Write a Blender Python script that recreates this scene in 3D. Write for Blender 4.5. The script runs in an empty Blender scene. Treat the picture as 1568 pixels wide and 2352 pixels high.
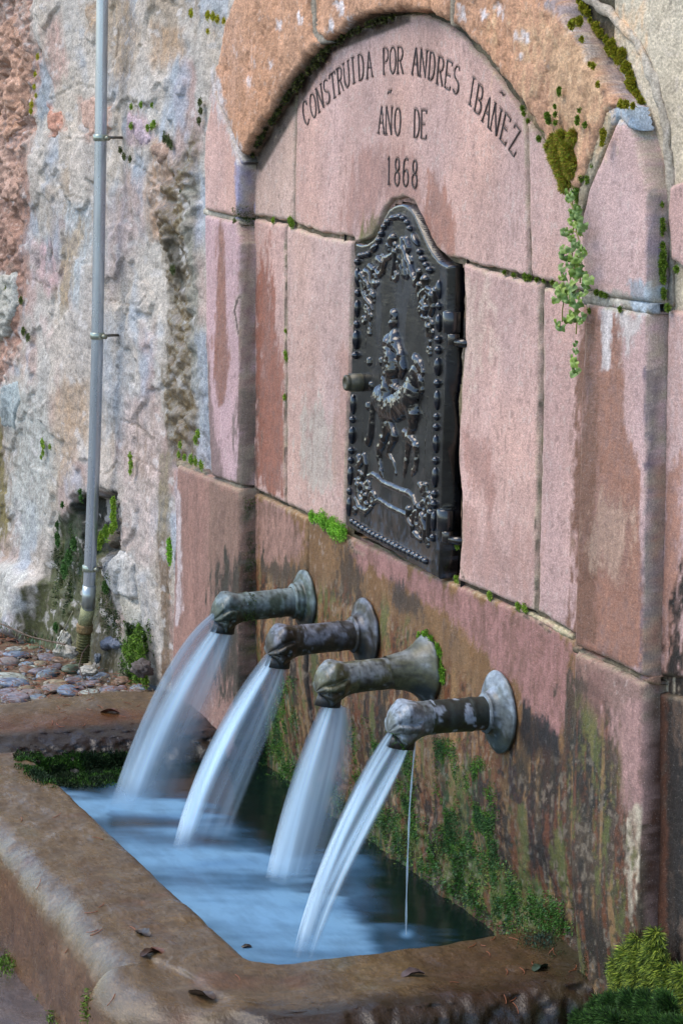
import bpy, math, random
import numpy as np
from mathutils import Vector, Matrix
random.seed(7)
sc = bpy.context.scene
C = sc.collection

# ------------------------------------------------------------------ camera
FPX, U0, V0, ROLL = 6700., 784., 3., 0.02           # focal length and principal point for a 1568 x 2352 frame
PH = math.atan(2640. / FPX)
CAM = np.array([4.6, -2.07, 2.03])
DV = np.array([-math.cos(PH), math.sin(PH), 0]); RV = np.array([math.sin(PH), math.cos(PH), 0]); UP = np.array([0, 0, 1.])
cd = bpy.data.cameras.new('camera'); cam = bpy.data.objects.new('camera', cd); C.objects.link(cam)
cd.sensor_fit = 'VERTICAL'; cd.sensor_height = 36; cd.sensor_width = 24
cd.lens = FPX / 2352 * 36; cd.shift_y = -(1176 - V0) / 2352; cd.clip_end = 500; cd.clip_start = .05
c_, s_ = math.cos(ROLL), math.sin(ROLL)
R_ = c_ * RV + s_ * UP; U_ = -s_ * RV + c_ * UP
cam.matrix_world = Matrix(((R_[0], U_[0], -DV[0], CAM[0]), (R_[1], U_[1], -DV[1], CAM[1]), (R_[2], U_[2], -DV[2], CAM[2]), (0, 0, 0, 1)))
sc.camera = cam
# ------------------------------------------------------------------ light
SUN_EL, SUN_AZ = math.radians(56), math.radians(200)   # azimuth measured from +Y clockwise
w = bpy.data.worlds.new('World'); sc.world = w; w.use_nodes = True
nt = w.node_tree; nt.nodes.clear()
sky = nt.nodes.new('ShaderNodeTexSky'); sky.sky_type = 'NISHITA'; sky.sun_disc = False
sky.sun_elevation = SUN_EL; sky.sun_rotation = SUN_AZ; sky.air_density = 1.0; sky.dust_density = .4; sky.ozone_density = 1.0
bg = nt.nodes.new('ShaderNodeBackground'); bg.inputs[1].default_value = .15
wo = nt.nodes.new('ShaderNodeOutputWorld'); nt.links.new(sky.outputs[0], bg.inputs[0]); nt.links.new(bg.outputs[0], wo.inputs[0])
sl = bpy.data.lights.new('sun', 'SUN'); sl.energy = 1.3; sl.angle = math.radians(40); sl.color = (1, .85, .66)
so = bpy.data.objects.new('sun', sl); C.objects.link(so)
sd_ = Vector((math.sin(SUN_AZ) * math.cos(SUN_EL), math.cos(SUN_AZ) * math.cos(SUN_EL), math.sin(SUN_EL)))
so.rotation_euler = sd_.to_track_quat('Z', 'Y').to_euler()
sc.view_settings.view_transform = 'Standard'; sc.view_settings.look = 'None'; sc.view_settings.gamma = 1
sc.view_settings.use_curve_mapping = False
sc.view_settings.exposure = 1.22

# ------------------------------------------------------------------ frame <-> place
def ray(u, v):
    a, b = u - U0, v - V0
    x = a * c_ + b * s_; y = -a * s_ + b * c_
    return DV + RV * x / FPX - UP * y / FPX
def wall(u, v, y=0.):
    q = ray(u, v); return CAM + q * ((y - CAM[1]) / q[1])
def floor(u, v, z):
    q = ray(u, v); return CAM + q * ((z - CAM[2]) / q[2])
def atx(u, v, x):
    q = ray(u, v); return CAM + q * ((x - CAM[0]) / q[0])
def proj(P):
    q = np.asarray(P, float) - CAM
    Z = q @ DV; x = q @ RV / Z * FPX; y = -(q @ UP) / Z * FPX
    return np.stack([U0 + x * c_ - y * s_, V0 + x * s_ + y * c_], -1)
# ------------------------------------------------------------------ numpy noise
def _h(ix, iy, iz, seed):
    n = (ix * 374761393 + iy * 668265263 + iz * 2147483647 + seed * 974634777) & 0xFFFFFFFF
    n = ((n ^ (n >> 13)) * 1274126177) & 0xFFFFFFFF
    n = ((n ^ (n >> 16)) * 2246822519) & 0xFFFFFFFF
    return ((n ^ (n >> 15)) & 0xFFFF) / 32767.5 - 1
def vnoise(P, seed=0):
    I = np.floor(P).astype(np.int64); f = P - I; f = f * f * (3 - 2 * f); r = 0
    for dx in (0, 1):
        for dy in (0, 1):
            for dz in (0, 1):
                wgt = (f[..., 0] if dx else 1 - f[..., 0]) * (f[..., 1] if dy else 1 - f[..., 1]) * (f[..., 2] if dz else 1 - f[..., 2])
                r = r + wgt * _h(I[..., 0] + dx, I[..., 1] + dy, I[..., 2] + dz, seed)
    return r
def fbm(P, sc_=(1, 1, 1), octv=4, seed=0, gain=.55):
    Q = np.asarray(P, float) * np.asarray(sc_, float); r = 0; a = 1; t = 0
    for o in range(octv):
        r = r + a * vnoise(Q + 17.3 * o, seed + o); t += a; a *= gain; Q = Q * 2.03
    return r / t * 1.5
def sst(x, a, b):
    t = np.clip((x - a) / (b - a), 0, 1); return t * t * (3 - 2 * t)
def polysd(X, Y, poly):
    """signed distance, positive inside"""
    P = np.asarray(poly, float); d = np.full(X.shape, 1e9); ins = np.zeros(X.shape, bool)
    for i in range(len(P)):
        ax, ay = P[i]; bx, by = P[(i + 1) % len(P)]
        ex, ey = bx - ax, by - ay; wx, wy = X - ax, Y - ay
        t = np.clip((wx * ex + wy * ey) / (ex * ex + ey * ey + 1e-12), 0, 1)
        d = np.minimum(d, (wx - t * ex) ** 2 + (wy - t * ey) ** 2)
        c1 = (ay > Y) != (by > Y)
        if by != ay: ins ^= c1 & (X < (bx - ax) * (Y - ay) / (by - ay) + ax)
    d = np.sqrt(d); return np.where(ins, d, -d)
def linesd(X, Y, pts):
    P = np.asarray(pts, float); d = np.full(X.shape, 1e9)
    for i in range(len(P) - 1):
        ax, ay = P[i]; bx, by = P[i + 1]; ex, ey = bx - ax, by - ay; wx, wy = X - ax, Y - ay
        t = np.clip((wx * ex + wy * ey) / (ex * ex + ey * ey + 1e-12), 0, 1)
        d = np.minimum(d, (wx - t * ex) ** 2 + (wy - t * ey) ** 2)
    return np.sqrt(d)
def lin(r, g, b, k=1.3):
    f = lambda c: ((c / 255 + .055) / 1.055) ** 2.4 if c > 10 else c / 255 / 12.92
    return np.array([f(r), f(g), f(b)]) / k

# ------------------------------------------------------------------ object helpers
def tag(o, label=None, cat=None, group=None, kind=None):
    for k, v in (('label', label), ('category', cat), ('group', group), ('kind', kind)):
        if v: o[k] = v
    return o
def empty(name, loc=(0, 0, 0)):
    o = bpy.data.objects.new(name, None); C.objects.link(o); o.location = loc; o.empty_display_size = .05; return o
def link(name, me, m, parent=None, loc=None):
    o = bpy.data.objects.new(name, me); C.objects.link(o)
    if m is not None and not me.materials: me.materials.append(m)
    if parent is not None:
        o.parent = parent
        base = Vector(loc) if loc is not None else Vector((0, 0, 0))
        par = parent; off = Vector((0, 0, 0))
        while par is not None: off += par.location; par = par.parent
        o.location = base - off
    elif loc is not None: o.location = loc
    return o
def mkmesh(name, V, Fq, col=None, smooth=True, k=None):
    """V (n,3); Fq int array (m,4) or (m,3); col (n,4) colour + wetness"""
    V = np.ascontiguousarray(V, np.float32); Fq = np.ascontiguousarray(Fq, np.int32)
    me = bpy.data.meshes.new(name); n = len(V); m, kk = Fq.shape
    me.vertices.add(n); me.vertices.foreach_set('co', V.ravel())
    me.loops.add(m * kk); me.loops.foreach_set('vertex_index', Fq.ravel())
    me.polygons.add(m); me.polygons.foreach_set('loop_start', np.arange(0, m * kk, kk, dtype=np.int32))
    me.polygons.foreach_set('use_smooth', np.full(m, smooth, bool))
    if col is not None:
        a = me.attributes.new('col', 'FLOAT_COLOR', 'POINT'); a.data.foreach_set('color', np.ascontiguousarray(col, np.float32).ravel())
    me.update(); me.validate(); return me
def gridfaces(nu, nv, keep=None, flip=False, closed=False):
    i = np.arange(nu - 1)[:, None]; j = np.arange(nv if closed else nv - 1)[None, :]
    j2 = (j + 1) % nv
    a = i * nv + j; b = (i + 1) * nv + j; c = (i + 1) * nv + j2; d = i * nv + j2
    Fq = np.stack([a, b, c, d] if not flip else [a, d, c, b], -1).reshape(-1, 4)
    if keep is not None: Fq = Fq[keep.ravel()]
    return Fq
def compact(V, Fq, col):
    used = np.zeros(len(V), bool); used[Fq.ravel()] = True
    idx = np.cumsum(used) - 1
    return V[used], idx[Fq], (None if col is None else col[used])
def joinmesh(parts):
    V, Fs, K, n = [], [], [], 0
    for v, f, k in parts:
        V.append(v); Fs.append(f + n); n += len(v)
        K.append(np.asarray(k) if np.ndim(k) == 2 else np.tile(np.asarray(k, float), (len(v), 1)))
    return np.concatenate(V), np.concatenate(Fs), np.concatenate(K)
def tube(pts, rad, ns=10, caps=True):
    P = np.asarray(pts, float); n = len(P); rad = np.broadcast_to(np.asarray(rad, float), (n,))
    T = np.gradient(P, axis=0); T /= np.linalg.norm(T, axis=1)[:, None] + 1e-12
    up = np.array([0, 0, 1.]) if abs(T[0][2]) < .9 else np.array([0, 1., 0])
    N = np.cross(T[0], up); N /= np.linalg.norm(N); Ns = []
    for t in T:
        N = N - t * (N @ t); N = N / (np.linalg.norm(N) + 1e-12); Ns.append(N)
    Ns = np.array(Ns); B = np.cross(T, Ns); a = np.linspace(0, 2 * math.pi, ns, endpoint=False)
    V = P[:, None] + rad[:, None, None] * (np.cos(a)[None, :, None] * Ns[:, None] + np.sin(a)[None, :, None] * B[:, None])
    V = V.reshape(-1, 3); Fq = gridfaces(n, ns, closed=True)
    if caps:
        V = np.concatenate([V, P[:1], P[-1:]]); k = n * ns; j = np.arange(ns); j2 = (j + 1) % ns
        Fq = np.concatenate([Fq, np.stack([j, j2, np.full(ns, k), np.full(ns, k)], -1)[:, [0, 1, 2, 2]], np.stack([(n - 1) * ns + j2, (n - 1) * ns + j, np.full(ns, k + 1), np.full(ns, k + 1)], -1)])
        Fq = Fq.copy()
    return V, Fq
def tri_clean(V, Fq, col=None, name='m', smooth=True):
    """faces with a repeated last index are triangles"""
    q = Fq[Fq[:, 2] != Fq[:, 3]]; t = Fq[Fq[:, 2] == Fq[:, 3]][:, :3]
    if len(t) == 0: return mkmesh(name, V, q, col, smooth)
    me = bpy.data.meshes.new(name); V = np.ascontiguousarray(V, np.float32)
    me.vertices.add(len(V)); me.vertices.foreach_set('co', V.ravel())
    li = np.concatenate([q.ravel(), t.ravel()]).astype(np.int32)
    ls = np.concatenate([np.arange(len(q)) * 4, len(q) * 4 + np.arange(len(t)) * 3]).astype(np.int32)
    me.loops.add(len(li)); me.loops.foreach_set('vertex_index', li)
    me.polygons.add(len(ls)); me.polygons.foreach_set('loop_start', ls)
    me.polygons.foreach_set('use_smooth', np.full(len(ls), smooth, bool))
    if col is not None:
        a = me.attributes.new('col', 'FLOAT_COLOR', 'POINT'); a.data.foreach_set('color', np.ascontiguousarray(col, np.float32).ravel())
    me.update(); me.validate(); return me
def ellipsoid(nu=12, nv=8):
    th = np.linspace(0, math.pi, nv); ph = np.linspace(0, 2 * math.pi, nu, endpoint=False)
    V = np.stack([np.sin(th)[:, None] * np.cos(ph), np.sin(th)[:, None] * np.sin(ph), np.cos(th)[:, None] * np.ones(nu)], -1).reshape(-1, 3)
    return V, gridfaces(nv, nu, closed=True)

# ------------------------------------------------------------------ materials
def nodes(m):
    m.use_nodes = True; t = m.node_tree; t.nodes.clear(); return t
def N(t, typ, **kw):
    n = t.nodes.new(typ)
    for k, v in kw.items():
        if k.startswith('i_'):
            key = k[2:]; key = int(key) if key.isdigit() else key.replace('_', ' ')
            n.inputs[key].default_value = v
        else: setattr(n, k, v)
    return n
def math_(t, op, a, b=None, clamp=False):
    n = t.nodes.new('ShaderNodeMath'); n.operation = op; n.use_clamp = clamp
    for i, x in enumerate((a, b)):
        if x is None: continue
        if isinstance(x, (int, float)): n.inputs[i].default_value = x
        else: t.links.new(x, n.inputs[i])
    return n.outputs[0]
def attr_mat(name, rough=.85, wetrough=.18, speck=.22, sscale=260, bump=.35, bscale=120, streak=1., metallic=0, spec=.4, coat=0, fine=700, sparkle=0.0, grain=480, gamt=.0):
    """albedo and wetness come from the mesh, grain and relief from noise in the object's own space"""
    m = bpy.data.materials.new(name); t = nodes(m); L = t.links.new
    out = N(t, 'ShaderNodeOutputMaterial'); b = N(t, 'ShaderNodeBsdfPrincipled')
    at = N(t, 'ShaderNodeAttribute', attribute_name='col'); geo = N(t, 'ShaderNodeNewGeometry')
    mp = N(t, 'ShaderNodeMapping'); mp.inputs['Scale'].default_value = (.5, 1, streak); L(geo.outputs['Position'], mp.inputs[0])
    n1 = N(t, 'ShaderNodeTexNoise', i_Scale=sscale, i_Detail=4, i_Roughness=.65); L(mp.outputs[0], n1.inputs[0])
    n2 = N(t, 'ShaderNodeTexNoise', i_Scale=fine, i_Detail=1); L(geo.outputs['Position'], n2.inputs[0])
    n3 = N(t, 'ShaderNodeTexNoise', i_Scale=40, i_Detail=7, i_Roughness=.6); L(mp.outputs[0], n3.inputs[0])
    f1 = math_(t, 'MULTIPLY_ADD', n1.outputs[0], speck * 7); t.nodes[-1].inputs[2].default_value = 1 - speck * 3.5
    f3 = math_(t, 'MULTIPLY_ADD', n3.outputs[0], speck * 2.6); t.nodes[-1].inputs[2].default_value = 1 - speck * 1.3
    vo = N(t, 'ShaderNodeTexVoronoi', i_Scale=grain); mv = N(t, 'ShaderNodeMapping'); mv.inputs['Scale'].default_value = (.5, 1, .8); L(geo.outputs['Position'], mv.inputs[0]); L(mv.outputs[0], vo.inputs['Vector'])
    sv = N(t, 'ShaderNodeSeparateColor'); L(vo.outputs['Color'], sv.inputs[0]); fv = math_(t, 'MULTIPLY_ADD', sv.outputs[0], gamt); t.nodes[-1].inputs[2].default_value = 1 - gamt / 2
    f = math_(t, 'MULTIPLY', math_(t, 'MULTIPLY', f1, f3), fv)
    mx = N(t, 'ShaderNodeMix', data_type='RGBA', blend_type='MULTIPLY'); mx.inputs[0].default_value = 1
    L(at.outputs['Color'], mx.inputs[6]); cmb = N(t, 'ShaderNodeCombineColor'); L(f, cmb.inputs[0]); L(f, cmb.inputs[1]); L(f, cmb.inputs[2]); L(cmb.outputs[0], mx.inputs[7])
    # pale mineral grains
    gr = math_(t, 'GREATER_THAN', n2.outputs[0], .72)
    mx2 = N(t, 'ShaderNodeMix', data_type='RGBA', blend_type='ADD'); L(math_(t, 'MULTIPLY', gr, sparkle), mx2.inputs[0])
    L(mx.outputs[2], mx2.inputs[6]); mx2.inputs[7].default_value = (.6, .55, .5, 1)
    L(mx2.outputs[2], b.inputs['Base Color'])
    wet = at.outputs['Alpha']
    wv = math_(t, 'MULTIPLY', wet, math_(t, 'MULTIPLY_ADD', n3.outputs[0], 1.2), True); t.nodes[-2].inputs[2].default_value = .4
    ro = math_(t, 'MULTIPLY_ADD', wv, wetrough - rough); t.nodes[-1].inputs[2].default_value = rough; L(ro, b.inputs['Roughness'])
    b.inputs['Metallic'].default_value = metallic; b.inputs['Specular IOR Level'].default_value = spec; b.inputs['Coat Weight'].default_value = coat
    b.inputs['Coat Roughness'].default_value = .12
    bp = N(t, 'ShaderNodeBump', i_Strength=bump, i_Distance=.0035)
    nb = N(t, 'ShaderNodeTexNoise', i_Scale=bscale, i_Detail=5, i_Roughness=.7); L(mp.outputs[0], nb.inputs[0]); L(nb.outputs[0], bp.inputs['Height'])
    L(bp.outputs[0], b.inputs['Normal']); L(b.outputs[0], out.inputs[0]); return m
M_stone = attr_mat('sandstone', rough=.88, wetrough=.28, speck=.13, sscale=300, streak=.75, bump=.45, bscale=300, sparkle=.5, spec=.4, grain=760, gamt=.4)
M_rough = attr_mat('weathered_stone', rough=.9, wetrough=.2, speck=.2, sscale=260, streak=.9, bump=.5, bscale=200, gamt=.4, sparkle=.3, spec=.35)
M_rim = attr_mat('wet_worn_stone', rough=.55, wetrough=.13, speck=.22, sscale=200, streak=1, bump=.5, bscale=160, gamt=.3, sparkle=.15, spec=.5)
M_moss = attr_mat('moss', rough=.8, wetrough=.5, speck=.25, bump=.2, spec=.25)
M_iron = attr_mat('painted_cast_iron', rough=.42, wetrough=.1, speck=.12, sscale=300, bump=.25, bscale=160, spec=.4, coat=.7, sparkle=.03)
M_bronze = attr_mat('weathered_bronze', rough=.62, wetrough=.34, speck=.3, sscale=110, bump=.3, bscale=90, metallic=.0, spec=.5, coat=.1)
M_zinc = attr_mat('galvanised_steel', rough=.35, wetrough=.22, speck=.05, sscale=60, bump=.02, metallic=.6, streak=.2, spec=.7)
M_pebble = attr_mat('cobblestone', rough=.6, wetrough=.25, speck=.3, sscale=120, bump=.25, bscale=150)
M_leaf = attr_mat('leaf', rough=.5, wetrough=.4, speck=.15, sscale=200, bump=.1)
M_dark = attr_mat('cavity', rough=1, speck=.2)

# ------------------------------------------------------------------ stains and painted shade of the masonry (colour, wetness), outlines in frame coordinates
PINK = lin(212, 174, 162)
# (outline, softness px, colour, strength, wetness, edge warp px, vertical streaks)
ST = []
def st(poly, soft, col, a, wet=0, warp=8, vs=1.): ST.append((poly, soft * 1.5, col, a, wet, warp, vs))
RED = lin(150, 104, 90); DRED = lin(118, 76, 60); BRN = lin(118, 92, 66); DKB = lin(72, 58, 46); BLK = lin(45, 42, 38); GRN = lin(84, 100, 56); OLV = lin(104, 100, 62)
PALE = lin(205, 196, 184); CREAM = lin(196, 184, 152); BLUEG = lin(150, 150, 160); OCH = lin(160, 120, 74); RUST = lin(96, 52, 32)
# panel, upper part
st([(800, 370), (905, 330), (960, 400), (985, 520), (1020, 590), (1060, 620), (1040, 640), (880, 470), (830, 540), (800, 545)], 24, lin(168, 128, 116), .75, .25)
st([(985, 395), (1010, 405), (1040, 520), (1050, 600), (1000, 560), (975, 470)], 8, lin(165, 118, 100), .8, .3)
st([(850, 505), (880, 480), (870, 530), (830, 560), (822, 545)], 10, OLV, .7, 0, 6)
# left jamb: streaks, and shade painted on the reveal
st([(500, 520), (508, 500), (514, 560), (520, 700), (528, 830), (518, 930), (500, 935), (492, 860), (495, 700)], 5, RED, .95, .8, 4)
st([(600, 590), (610, 540), (640, 760), (652, 980), (655, 1140), (590, 1120), (585, 700)], 9, lin(152, 100, 82), .95, .6, 6)
st([(548, 510), (582, 505), (584, 1120), (545, 1110)], 4, lin(136, 104, 92), .8, .5, 5)  # shadow band of the reveal, put into the stone colour
st([(545, 900), (582, 900), (582, 1120), (545, 1110)], 15, lin(104, 90, 82), .7, .5, 5)  # same painted shade, deeper towards the foot of the reveal
st([(540, 370), (580, 370), (582, 495), (545, 495)], 5, lin(150, 144, 168), .85, .1, 5)
st([(472, 760), (482, 900), (520, 1110), (475, 1100), (468, 900)], 6, lin(120, 98, 92), .8, .4, 4)
st([(700, 930), (760, 960), (770, 1100), (740, 1130), (690, 1080)], 22, lin(175, 168, 155), .6, 0)
st([(770, 800), (800, 800), (800, 1160), (775, 1180)], 12, lin(170, 128, 112), .5, .1)
st([(1060, 650), (1120, 640), (1130, 760), (1080, 900), (1062, 800)], 30, lin(205, 180, 164), .6, 0)
st([(1060, 980), (1110, 1010), (1150, 1130), (1120, 1180), (1060, 1060)], 14, lin(165, 120, 106), .6, .2)
st([(1060, 1180), (1225, 1250), (1225, 1400), (1060, 1320)], 40, lin(165, 125, 112), .55, .2)
# right pilaster: wet streak, and shade painted on its side face
st([(1338, 712), (1372, 700), (1390, 760), (1412, 700), (1428, 705), (1430, 830), (1440, 980), (1462, 1050), (1470, 1250), (1480, 1530), (1400, 1520), (1318, 1480), (1325, 900)], 6, lin(160, 114, 94), .95, .75, 7)
st([(1330, 740), (1362, 740), (1372, 1000), (1362, 1470), (1318, 1470)], 12, lin(112, 78, 60), .7, .7, 8)
st([(1375, 1120), (1440, 1180), (1420, 1330), (1380, 1300), (1350, 1250)], 24, lin(186, 160, 140), .5, .3)
st([(1378, 700), (1400, 705), (1398, 840), (1382, 850)], 5, lin(206, 196, 192), .9, 0, 5)
st([(1425, 715), (1470, 730), (1450, 800), (1432, 840)], 10, lin(205, 196, 190), .8, 0, 5)
st([(1482, 850), (1510, 850), (1505, 1540), (1470, 1560), (1478, 1200)], 6, lin(112, 98, 108), .8, .3, 5)  # side turned from the light: its shade is painted in
st([(1484, 420), (1525, 440), (1525, 690), (1484, 690)], 6, lin(140, 128, 142), .8, 0, 5)  # painted shade on the upper part of the same side
st([(1530, 720), (1568, 720), (1568, 1100), (1530, 1150)], 20, lin(200, 176, 172), .6, 0)
st([(1510, 1100), (1568, 1060), (1568, 1600), (1500, 1560)], 25, lin(172, 126, 106), .85, .4)
st([(1535, 1420), (1568, 1300), (1568, 2352), (1500, 2352), (1505, 1640)], 16, lin(34, 28, 24), .95, .6, 12)
st([(1498, 1600), (1530, 1600), (1530, 2150), (1495, 2150)], 7, lin(88, 56, 40), .85, .6, 6)
st([(1330, 660), (1440, 670), (1525, 700), (1525, 722), (1440, 712), (1330, 700)], 4, lin(176, 172, 160), .8)
st([(1440, 640), (1528, 660), (1528, 730), (1450, 715)], 8, lin(165, 176, 184), .85)
# below the second joint: tan, brown and black run-off
st([(560, 1120), (800, 1230), (1000, 1325), (1330, 1470), (1330, 2300), (900, 2300), (560, 1860)], 2, lin(112, 86, 60), .3, .5)
st([(585, 1140), (690, 1190), (700, 1260), (660, 1300), (640, 1270), (600, 1290), (582, 1250)], 8, lin(152, 116, 104), .9, .2, 10)
st([(790, 1225), (1010, 1330), (1230, 1415), (1312, 1480), (1312, 1600), (1300, 1690), (1250, 1690), (1210, 1640), (1170, 1560), (1110, 1500), (1060, 1440), (1000, 1390), (940, 1360), (880, 1320), (830, 1310)], 10, lin(160, 116, 108), .92, .2, 12)
st([(590, 1330), (700, 1280), (820, 1330), (900, 1420), (960, 1500), (900, 1560), (640, 1460)], 26, lin(124, 94, 60), .8, .5, 14)
st([(700, 1190), (800, 1235), (860, 1290), (930, 1360), (1010, 1420), (1080, 1500), (1150, 1560), (1200, 1660), (1240, 1720), (1290, 1740), (1310, 2160), (580, 1800), (575, 1330), (700, 1360)], 14, lin(108, 80, 54), .0, .55, 16)
st([(580, 1180), (690, 1210), (690, 1290), (640, 1330), (580, 1280)], 14, lin(160, 122, 106), .8, .2, 14)
st([(600, 1280), (700, 1300), (700, 1360), (590, 1340)], 12, lin(64, 54, 38), .8, .3, 14)
st([(800, 1240), (830, 1330), (820, 1400), (770, 1380), (770, 1260)], 12, lin(62, 48, 34), .8, .3, 12)
st([(900, 1330), (960, 1370), (985, 1440), (930, 1420), (905, 1380)], 10, lin(62, 52, 44), .8, .3, 10)
st([(1020, 1420), (1050, 1440), (1060, 1520), (1020, 1500)], 10, lin(100, 80, 66), .7, .3, 10)
st([(870, 1470), (930, 1420), (1000, 1430), (1090, 1500), (1130, 1600), (1100, 1640), (900, 1560)], 24, lin(128, 96, 62), .7, .4, 10)
st([(1190, 1610), (1230, 1640), (1300, 1730), (1310, 1850), (1240, 1900), (1180, 1860), (1160, 1740)], 12, lin(40, 34, 30), .92, .5, 14)
st([(1170, 1760), (1225, 1750), (1300, 1860), (1300, 2060), (1240, 2060), (1200, 1960)], 12, lin(66, 38, 24), .95, .8, 12)
st([(1200, 1950), (1250, 1960), (1262, 2080), (1225, 2060)], 10, lin(50, 42, 36), .8, .8, 12)
for (a, b_, c, d) in [(640, 1500, 690, 1780), (700, 1540, 735, 1800), (800, 1560, 845, 1900), (845, 1600, 885, 1960), (1055, 1700, 1100, 1960)]:
    st([(a, b_), (c - 12, b_), (c, d), (a + 6, d)], 8, lin(74, 44, 30), .9, .8, 8)
for (a, b_, c, d) in [(600, 1620, 640, 1800), (850, 1680, 882, 1900), (905, 1690, 945, 1960), (1005, 1700, 1040, 1960), (1070, 1740, 1135, 1990), (640, 1540, 668, 1700), (1040, 1820, 1080, 2040)]:
    st([(a, b_), (c, b_ + 20), (c + 8, d), (a + 10, d)], 9, lin(52, 74, 34), .95, .3, 9)
st([(560, 1640), (700, 1760), (850, 1850), (960, 1900), (1100, 1960), (1200, 2030), (1300, 2080), (1310, 2170), (1000, 2060), (560, 1800)], 20, lin(78, 98, 42), .9, .3, 20)
st([(560, 1690), (700, 1780), (860, 1900), (1000, 2000), (1160, 2110), (1180, 2170), (840, 1950), (560, 1770)], 12, lin(42, 66, 50), .8, .5, 8)
st([(1290, 1540), (1330, 1530), (1400, 1620), (1430, 1760), (1440, 1880), (1478, 1900), (1480, 2500), (1280, 2500)], 10, lin(72, 60, 44), .97, .35, 20)
st([(1315, 1640), (1370, 1730), (1420, 1850), (1360, 1900), (1312, 1860)], 18, lin(40, 38, 30), .8, .3, 18)
st([(1320, 1510), (1390, 1560), (1410, 1700), (1340, 1650)], 18, lin(140, 102, 92), .7, .3, 12)
st([(1400, 1640), (1478, 1600), (1478, 1860), (1440, 1900), (1420, 1780)], 14, lin(176, 138, 130), .85, .2, 8)
st([(1438, 1860), (1468, 1840), (1466, 2000), (1450, 2130), (1436, 2040)], 5, lin(196, 182, 158), .85, .1, 5)
st([(1300, 2080), (1420, 2180), (1440, 2260), (1300, 2200)], 18, lin(46, 38, 26), .8, .5, 14)
# left base block
st([(405, 1070), (480, 1100), (480, 1560), (400, 1560)], 10, lin(158, 118, 104), .8, .3)
st([(404, 1120), (418, 1140), (420, 1400), (404, 1440)], 4, lin(200, 184, 182), .85, 0, 4)
st([(482, 1110), (578, 1130), (578, 1560), (480, 1560)], 8, lin(138, 108, 92), .8, .3)
st([(500, 1300), (578, 1260), (578, 1700), (500, 1600)], 24, lin(52, 46, 34), .9, .5, 14)
st([(568, 1160), (582, 1160), (582, 1500), (566, 1500)], 4, lin(56, 62, 36), .8, .2, 5)
# arch stones
st([(1240, 0), (1325, 0), (1420, 110), (1478, 240), (1425, 248), (1372, 140), (1300, 60)], 12, lin(160, 154, 160), .8, 0, 8)
st([(1305, 60), (1345, 75), (1375, 130), (1350, 150), (1340, 110)], 4, lin(200, 210, 220), .85, 0, 8)
st([(1400, 250), (1480, 245), (1500, 300), (1470, 320), (1430, 280), (1400, 290)], 6, lin(176, 190, 202), .85, 0, 8)
st([(1170, 60), (1420, 60), (1400, 260), (1330, 330), (1240, 250)], 50, lin(206, 172, 134), .6)
for (a, b_, r) in [(1184, 82, 9), (1205, 84, 10), (1255, 145, 7), (1190, 125, 6), (780, 20, 12), (800, 50, 14), (620, 150, 7), (640, 60, 8), (690, 40, 9), (760, 60, 10), (585, 150, 6), (540, 120, 6), (570, 190, 6), (1150, 20, 12), (1110, 30, 8), (1060, 30, 14)]:
    st([(a - r * .6, b_ - r * 1.4), (a + r * .6, b_ - r), (a + r * .6, b_ + r * 1.2), (a - r * .3, b_ + r * 1.5)], 4, lin(225, 218, 218), .8, 0, 8)
st([(520, 60), (560, 40), (560, 260), (520, 260)], 30, lin(200, 158, 134), .4)
st([(488, 150), (515, 230), (560, 350), (545, 370), (500, 270), (485, 210)], 6, lin(196, 188, 186), .75)
CRK = [([(1240, 655), (1240, 800), (1235, 900), (1240, 1000), (1232, 1080), (1238, 1120), (1228, 1200), (1232, 1300), (1228, 1410)], 2.2), ([(1046, 1245), (1050, 1290), (1066, 1334)], 1.6), ([(548, 680), (538, 715), (546, 770)], 2.5), ([(655, 560), (658, 640), (654, 740), (657, 900), (654, 1000), (656, 1150)], 1.4), ([(800, 1236), (812, 1262), (835, 1272)], 1.5), ([(1180, 1392), (1205, 1420), (1230, 1424), (1262, 1452)], 2.0), ([(1392, 262), (1352, 380), (1330, 438)], 1.5), ([(1322, 1490), (1380, 1522), (1440, 1544), (1480, 1568)], 2.2), ([(600, 300), (640, 304), (664, 292)], 1.2)]
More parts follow.
